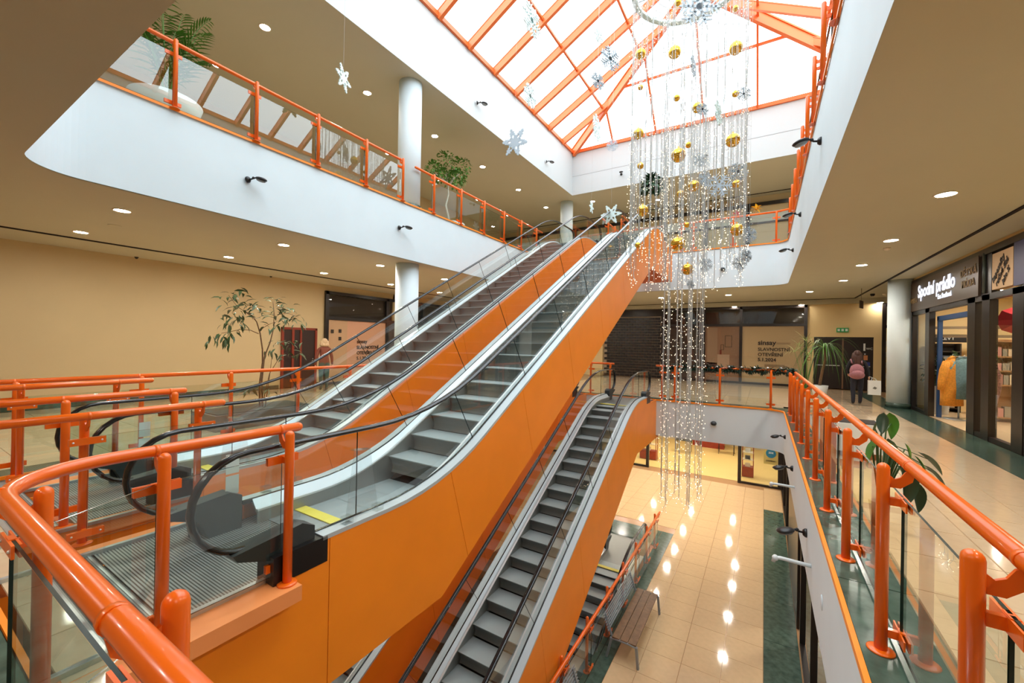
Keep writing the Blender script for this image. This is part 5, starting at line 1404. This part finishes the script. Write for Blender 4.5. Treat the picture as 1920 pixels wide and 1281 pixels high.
# large-leaved plant by the right railing
pr_ = PX(1648, 985, z=0)
t = thing('potted_plant', 'broad-leaved potted plant leaning over beside the right railing', 'plant', pr_)
mb = MB(); mb.lathe([(.06, 0), (.085, .24), (.07, .24)], 20, pr_); obj('pot', mb, mat('brown_pot', (150, 122, 90), .5), t)
def bigleaf(mb, o_, d, L_, w, n=9, curl=.22):
    side = d.cross(Vector((.1, .2, 1))).normalized(); nn = side.cross(d).normalized(); vs = []; fs = []
    for i in range(n + 1):
        t_ = i / n; ww = w / 2 * math.sin(PI * min(1, t_ ** .8)) ** .8 + .002; c = o_ + d * L_ * t_ - nn * L_ * curl * t_ * t_
        vs += [c - side * ww + nn * ww * .35, c, c + side * ww + nn * ww * .35]
    for i in range(n): a = 3 * i; fs += [(a, a + 1, a + 4, a + 3), (a + 1, a + 2, a + 5, a + 4)]
    mb.add(vs, fs, 0, True)
LB = [(1640, 803, .20, 'b'), (1672, 793, .26, 'a'), (1636, 838, .26, 'a'), (1668, 845, .3, 'b'), (1690, 862, .3, 'b'), (1704, 846, .18, 'a'), (1742, 862, .26, 'b'), (1752, 888, .24, 'b'), (1705, 905, .36, 'c'), (1722, 925, .30, 'c'), (1655, 790, .2, 'c'), (1616, 820, .14, 'a'), (1712, 880, .2, 'b'), (1728, 870, .2, 'a')]
for i, (u, v, L_, c) in enumerate(LB):
    q = PX(u, v, y=pr_.y - .1 + .25 * math.sin(i * 2.3)); d = (q - (pr_ + Vector((.05, 0, .75))));
    mb = MB(); branch(mb, [pr_ + Vector((0, 0, .2)), (pr_ + Vector((0, 0, .85)) + q) / 2, q], .009, .005, 5); obj('stem', mb, LEAF, t)
    dd = Vector((d.x, d.y * .3, -.25 if c != 'c' else -1.0)).normalized()
    mb = MB(); bigleaf(mb, q - dd * L_ * .4, dd, L_, L_ * .44); obj('leaf', mb, [LEAF2, LEAF3, mat('deep_leaf', (34, 58, 36), .3)]['abc'.index(c)], t)
# white box planter farther along
pw = Vector((1.35, 8.75, 0))
t = thing('planter', 'white box planter on wooden feet beside the right railing', 'planter', pw)
mb = MB(); mb.box(1.02, 1.62, 8.45, 9.05, .10, .55); obj('box', mb, POTW, t); mb = MB(); mb.box(1.1, 1.54, 8.5, 9.0, 0, .10); obj('wooden_foot', mb, mat('foot_wood', (150, 92, 52), .6), t)
mb = MB(); mb.box(1.06, 1.58, 8.49, 9.01, .54, .56); obj('soil', mb, SOIL, t)
# upper balcony palm
p = PX(312, 178, x=-8.65)
bz = Vector((-8.65, p.y, Z2))
t = thing('potted_palm', 'feathery palm in a wide white bowl on the upper left balcony', 'plant', bz)
mb = MB(); mb.lathe([(.22, 0), (.42, .18), (.50, .42), (.47, .42), (.42, .36)], 32, bz); obj('bowl', mb, POTW, t); mb = MB(); mb.lathe([(.44, .38), (.001, .39)], 20, bz); obj('soil', mb, SOIL, t)
def frond(parent, o_, tgt, sag, n=16, ll=.32, m=LEAF2):
    mb = MB(); o_ = Vector(o_); tgt = Vector(tgt); pts = []
    for i in range(n + 1):
        s_ = i / n; q = o_.lerp(tgt, s_) + Vector((0, 0, sag * 4 * s_ * (1 - s_))); pts.append(q)
    branch(mb, pts, .012, .003, 5)
    for i in range(3, n + 1):
        d = (pts[i] - pts[i - 1]).normalized(); sd = d.cross(Vector((0, 0, 1))).normalized(); L_ = ll * math.sin(PI * min(1, .25 + .72 * i / n)) + .08
        for s in (-1, 1):
            dv = (sd * s + d * .75 + Vector((0, 0, -.25))).normalized(); leaf(mb, pts[i], dv, L_, .028, 0, random.Random(i), .18)
    obj('frond', mb, m, parent)
ctr = bz + Vector((0, 0, .4))
for (u, v) in ((255, 42), (300, 18), (345, 28), (388, 62), (392, 40), (270, 68), (365, 92), (300, -40), (395, 120), (240, 20), (330, 60)):
    q = PX(u, v, x=-8.65 + .5 * math.sin(u)); frond(t, ctr, q, .28)
# upper balcony ficus
p = PX(845, 402, x=-9.0); fz = Vector((-9.0, p.y, Z2))
t = thing('potted_ficus', 'round-crowned ficus in a white bowl on the upper balcony beyond the column', 'plant', fz)
mb = MB(); mb.lathe([(.25, 0), (.42, .16), (.48, .38), (.44, .38)], 32, fz); obj('bowl', mb, POTW, t); mb = MB(); mb.lathe([(.43, .34), (.001, .35)], 20, fz); obj('soil', mb, SOIL, t)
XF = -9.0
for lst in ([(838, 402), (836, 385), (841, 365), (840, 345), (836, 325)], [(841, 350), (850, 335), (862, 325)], [(840, 345), (828, 335), (816, 325)]):
    mb = MB(); pts = px_line(lst, x=XF); 
    if lst[0] == (838, 402): pts[0] = fz + Vector((0, 0, .34))
    branch(mb, pts, .035, .015, 7); obj('trunk', mb, BARKW, t)
for i, (u, v, r) in enumerate(((812, 318, .27), (836, 309, .40), (862, 318, .42), (852, 340, .34), (828, 330, .26), (858, 335, .3))):
    mb = MB(); foliage(mb, PX(u, v, x=XF + .15 * math.sin(i * 3)), (r, r, r), 150, .1, .06, 0, i + 5); obj('foliage_ball', mb, LEAF2, t, kind='stuff')
# hanging basket
p = PX(1222, 348, y=17.2)
t = thing('hanging_plant', 'dark green plant ball hanging above the escalator tops', 'plant', p)
mb = MB(); foliage(mb, p, (.42, .42, .40), 420, .2, .1, 0, 9, .5); obj('foliage', mb, mat('ivy_green', (40, 78, 44), .5, var=.3), t, kind='stuff')
mb = MB(); mb.lathe([(.05, -.2), (.2, -.05), (.22, .1)], 16, p); obj('basket', mb, SOIL, t)
mb = MB(); mb.tube([p, (p.x, p.y, ztop(p.x, p.y) - .1)], .004, 4); obj('hanging_cable', mb, WIRE, t)
# garland on the far railing
t = thing('garland', 'dark fir garland wound along the far railing and round its right corner', 'garland', (-.6, 13.9, 1.1))
gp = []
for k in range(60):
    s_ = k / 59
    x = -2.7 + 3.3 * min(1, s_ / .86); y = 13.9
    if s_ > .86: x = .6 + .1 * (s_ - .86) / .14; y = 13.9 - .7 * (s_ - .86) / .14
    gp.append(Vector((x, y + .03 * math.sin(k * 1.3), 1.10 + .035 * math.cos(k * 1.3) - .02)))
mb = MB()
for i in range(2600):
    k = rnd.randrange(59); q = gp[k].lerp(gp[k + 1], rnd.random())
    if math.sin(k * .7) < -.75 and k < 45 and rnd.random() < .7: continue
    d = Vector((rnd.uniform(-1, 1), rnd.uniform(-1, 1), rnd.uniform(-1.2, .8))).normalized(); leaf(mb, q, d, rnd.uniform(.08, .17), .035, 0, rnd)
obj('fir_needles', mb, FIR, t, kind='stuff')
for k in range(9):
    q = gp[8 + k * 5]; mb = MB(); mb.ball(q + Vector((0, -.04, .05)), .028, 10, 6); obj('silver_ball', mb, TRIM, t)
# flowers on the far upper railing
for nm, u, v, c in (('yellow', 1418, 392, (232, 184, 40)), ('pink', 1381, 404, (206, 60, 90))):
    p = PX(u, v, y=16.75); t = thing('paper_flower', '%s paper flower fixed to the far upper railing' % nm, 'flower', p)
    mb = MB()
    for k in range(8): leaf(mb, p, Vector((math.cos(PI * k / 4), -.2, math.sin(PI * k / 4))), .19, .11, 0, random.Random(k))
    obj('petals', mb, mat(nm + '_paper', c, .6), t); mb = MB(); mb.ball(p, .05, 10, 6); obj('heart', mb, mat(nm + '_heart', (190, 130, 30), .7), t)

# ================================================================== BENCHES
def bench():
    t = thing('bench', 'steel bench with brown wooden seat slats and slatted steel back on the ground floor', 'bench')
    L = lambda *a, **k: obj(*a, world=False, **k)
    for k in range(3):
        mb = MB(); x = -.17 + .165 * k; mb.box(x - .075, x + .075, -1.0, 1.0, .43, .46); L('seat_slat', mb, WOODB, t)
    for s in (-1, 1):
        y = s * .985
        mb = MB(); mb.beam((.28, y, .0), (.24, y, .42), .045, .05, up=(0, 1, 0)); L('leg', mb, GALV, t)
        mb = MB(); mb.beam((-.36, y, 0), (-.26, y, .42), .045, .05, up=(0, 1, 0)); L('leg', mb, GALV, t)
        mb = MB(); mb.tube([(-.29, y, .405), (-.1, y, .425), (.1, y, .425), (.25, y, .405)], .024, 8); L('seat_rail', mb, GALV, t)
        mb = MB(); mb.beam((-.28, y * .93, .42), (-.42, y * .93, .82), .03, .035, up=(0, 1, 0)); L('back_support', mb, GALV, t)
    for k in range(7):
        mb = MB(); f = k / 6; x = -.33 - .10 * f; z = .54 + .28 * f; mb.box(x - .008, x + .008, -1.0, 1.0, z - .012, z + .012); L('back_slat', mb, GALV, t)
    return t
b = bench(); b.location = (-2.33, 9.3, Z0)
b2 = dup(b); b2.location = (-2.33, 5.75, Z0); b2['label'] = 'second steel and wood bench, only its back corner showing at the bottom edge'

# ================================================================== PEOPLE
def skin_body(name, verts, edges, radii, mats, colour, parent, sub=2):
    me = bpy.data.meshes.new(name); me.from_pydata([Vector(v) for v in verts], edges, []); me.update()
    o = bpy.data.objects.new(name, me); COL.objects.link(o)
    m = o.modifiers.new('skin', 'SKIN'); m.use_smooth_shade = True
    for i, r in enumerate(radii):
        sv = me.skin_vertices[0].data[i]; sv.radius = r if isinstance(r, tuple) else (r, r); sv.use_root = (i == 0)
    s = o.modifiers.new('sub', 'SUBSURF'); s.levels = sub
    dg = bpy.context.evaluated_depsgraph_get(); me2 = bpy.data.meshes.new_from_object(o.evaluated_get(dg))
    bpy.data.objects.remove(o)
    me2.materials.clear()
    for k in mats: me2.materials.append(k)
    for p in me2.polygons: p.material_index = colour(p.center); p.use_smooth = True
    r = bpy.data.objects.new(name, me2); COL.objects.link(r); r.parent = parent
    return r
SKIN_ = mat('skin_tone', (206, 154, 122), .55)
def person(label, loc, rz, ht, top_m, leg_m, hair_m, stride=.0, armL=None, armR=None, hairlen=.3, shoe=BLACK):
    t = thing('person', label, 'person', loc, rz); s = ht / 1.7
    armL = armL or [(.24, 0, 1.10), (.26, .02, .86)]; armR = armR or [(-.24, 0, 1.10), (-.26, .02, .86)]
    V = [(0, 0, .95), (0, .01, 1.12), (0, .0, 1.30), (0, -.01, 1.42), (0, 0, 1.50), (0, .02, 1.60),           # 0-5 pelvis..head
         (.09, 0, .90), (.10, stride * .5 + .02, .50), (.10, stride, .09), (.10, stride + .14, .035),
         (-.09, 0, .90), (-.10, -stride * .4 + .02, .50), (-.10, -stride, .11), (-.10, -stride + .13, .04),
         (.17, 0, 1.38), armL[0], armL[1], (-.17, 0, 1.38), armR[0], armR[1]]
    E_ = [(0, 1), (1, 2), (2, 3), (3, 4), (4, 5), (0, 6), (6, 7), (7, 8), (8, 9), (0, 10), (10, 11), (11, 12), (12, 13), (3, 14), (14, 15), (15, 16), (3, 17), (17, 18), (18, 19)]
    Rr = [(.16, .12), (.14, .105), (.165, .115), (.12, .09), (.055, .055), (.085, .1), (.095, .1), (.065, .07), (.045, .05), (.04, .035), (.095, .1), (.065, .07), (.045, .05), (.04, .035),
          (.065, .065), (.05, .05), (.035, .035), (.065, .065), (.05, .05), (.035, .035)]
    V = [tuple(c * s for c in v) for v in V]; Rr = [tuple(c * s for c in r) for r in Rr]
    def colr(c):
        z = c.z / s
        if z > 1.47: return 2
        if z < .07: return 3
        if z > .93 or (abs(c.x) > .2 * s and z > .8): return 0
        return 1
    b = skin_body('body', V, E_, Rr, [top_m, leg_m, SKIN_, shoe], colr, t)
    L = lambda *a, **k: obj(*a, world=False, **k)
    mb = MB(); h = Vector((0, .02, 1.60)) * s
    mb.ball(h, .1 * s, 16, 12, 0, (.88, 1.0, 1.18)); mb.ball(h + Vector((0, .1, -.01)) * s, .016 * s, 8, 6, 0, (.8, 1, 1.6))
    for q in (-1, 1): mb.ball(h + Vector((q * .09, -.005, 0)) * s, .02 * s, 8, 6, 0, (.5, 1, 1.5)); mb.ball(h + Vector((q * .033, .088, .02)) * s, .012 * s, 8, 6, 1)
    mb.tube([h + Vector((-.025, .093, -.055)) * s, h + Vector((0, .099, -.057)) * s, h + Vector((.025, .093, -.055)) * s], .006 * s, 6, 2)
    L('head', mb, [SKIN_, BLACK, mat('lip', (170, 90, 84), .5)], t)
    mb = MB(); mb.ball(h + Vector((0, -.02, .02)) * s, .113 * s, 16, 10, 0, (.95, 1.0, 1.15))
    if hairlen > 0:
        for k in range(26):
            a = PI + PI * (k / 25) ; x, y = math.cos(a) * .095, math.sin(a) * .085
            mb.tube([h + Vector((x, y, .06)) * s, h + Vector((x * 1.2, y * 1.25, -.08)) * s, h + Vector((x * 1.3 + .02 * math.sin(k), y * 1.5, -hairlen * .7)) * s, h + Vector((x * 1.15, y * 1.4, -hairlen)) * s], [.03 * s, .034 * s, .03 * s, .012 * s], 6)
    L('hair', mb, hair_m, t)
    for arm, q in ((armL, 1), (armR, -1)):
        a, b_ = Vector(arm[0]) * s, Vector(arm[1]) * s; d = (b_ - a).normalized(); sd = Vector((0, 1, 0)) if abs(d.y) < .7 else Vector((0, 0, 1))
        mb = MB(); mb.ball(b_ + d * .05 * s, .04 * s, 10, 8, 0, (.6, .95, 1.15))
        for k in range(4):
            o_ = b_ + d * .085 * s + sd * (k - 1.5) * .019 * s; ln = (.055, .07, .065, .05)[k] * s; inn = Vector((-q * .5, 0, 0))
            mb.tube([o_, o_ + d * ln * .5 + inn * ln * .2, o_ + (d * .8 + inn).normalized() * ln], [.0095 * s, .009 * s, .006 * s], 6)
        o_ = b_ + d * .03 * s + sd * .035 * s; mb.tube([o_, o_ + (sd + d * .8) * .03 * s, o_ + (sd * .7 + d * 1.6) * .04 * s], [.011 * s, .010 * s, .007 * s], 6)
        L('hand', mb, SKIN_, t)
    return t, s
DARKC = mat('black_clothes', (24, 24, 30), .8); JEANS = mat('dark_jeans', (26, 28, 40), .85)
HAIR1 = mat('brown_hair', (70, 38, 26), .6, var=.3, vscale=40); HAIR2 = mat('pale_hair', (196, 170, 136), .7)
t, s = person('woman with long brown hair and dark clothes walking away on the right walkway', (2.49, 16.6, 0), 0, 1.66, DARKC, JEANS, HAIR1, .10,
              armR=[(-.25, .02, 1.12), (-.2, .16, .98)], armL=[(.27, .0, 1.12), (.30, .06, .92)], hairlen=.42)
hx = t.location
PINK = mat('pink_backpack', (156, 104, 112), .8, var=.15, vscale=20)
bp = thing('backpack', 'dusty pink backpack on the back of the walking woman', 'backpack', hx + Vector((-.03, -.20, .84)))
mb = MB(); mb.ball((0, .03, .22), .19, 18, 12, 0, (.95, .5, 1.15)); mb.ball((0, .03, .10), .215, 18, 10, 0, (.9, .52, .62)); obj('bag_body', mb, PINK, bp, world=False)
mb = MB(); mb.ball((0, -.10, .14), .15, 14, 8, 0, (1.05, .5, .7)); obj('front_pocket', mb, PINK, bp, world=False)
mb = MB()
for q in (-1, 1): mb.tube([(q * .12, .06, .46), (q * .13, .16, .58), (q * .14, .33, .52), (q * .15, .37, .34)], .018, 6); obj('strap', mb, PINK, bp, world=False); mb = MB()
sb = thing('shopping_bag', 'white printed shopping bag held in the right hand of the walking woman', 'bag', hx + Vector((.42, .05, .34)))
mb = MB(); mb.box(-.15, .15, -.06, .06, 0, .44); sbm = obj('bag_body', mb, POTW, sb, world=False)
for q in (-1, 1): mb = MB(); mb.tube([(-.07, q * .05, .43), (-.05, q * .03, .52), (-.12, 0, .56), (.02, q * .03, .5), (.07, q * .05, .43)], .006, 6); obj('handle', mb, POTW, sb, world=False)
mb = MB(); mb.prism([(-.05, .2), (.0, .26), (.06, .22), (.02, .17)], 1, -.064, -.06); obj('printed_mark', mb, PLANTERM, sb, world=False)
person('person with pale hair in a brown coat behind the left railing', (-12.8, 8.56, 0), 1.2, 1.74, mat('brown_coat', (126, 72, 58), .85), mat('teal_trousers', (64, 92, 88), .85), HAIR2, .06, hairlen=.12)
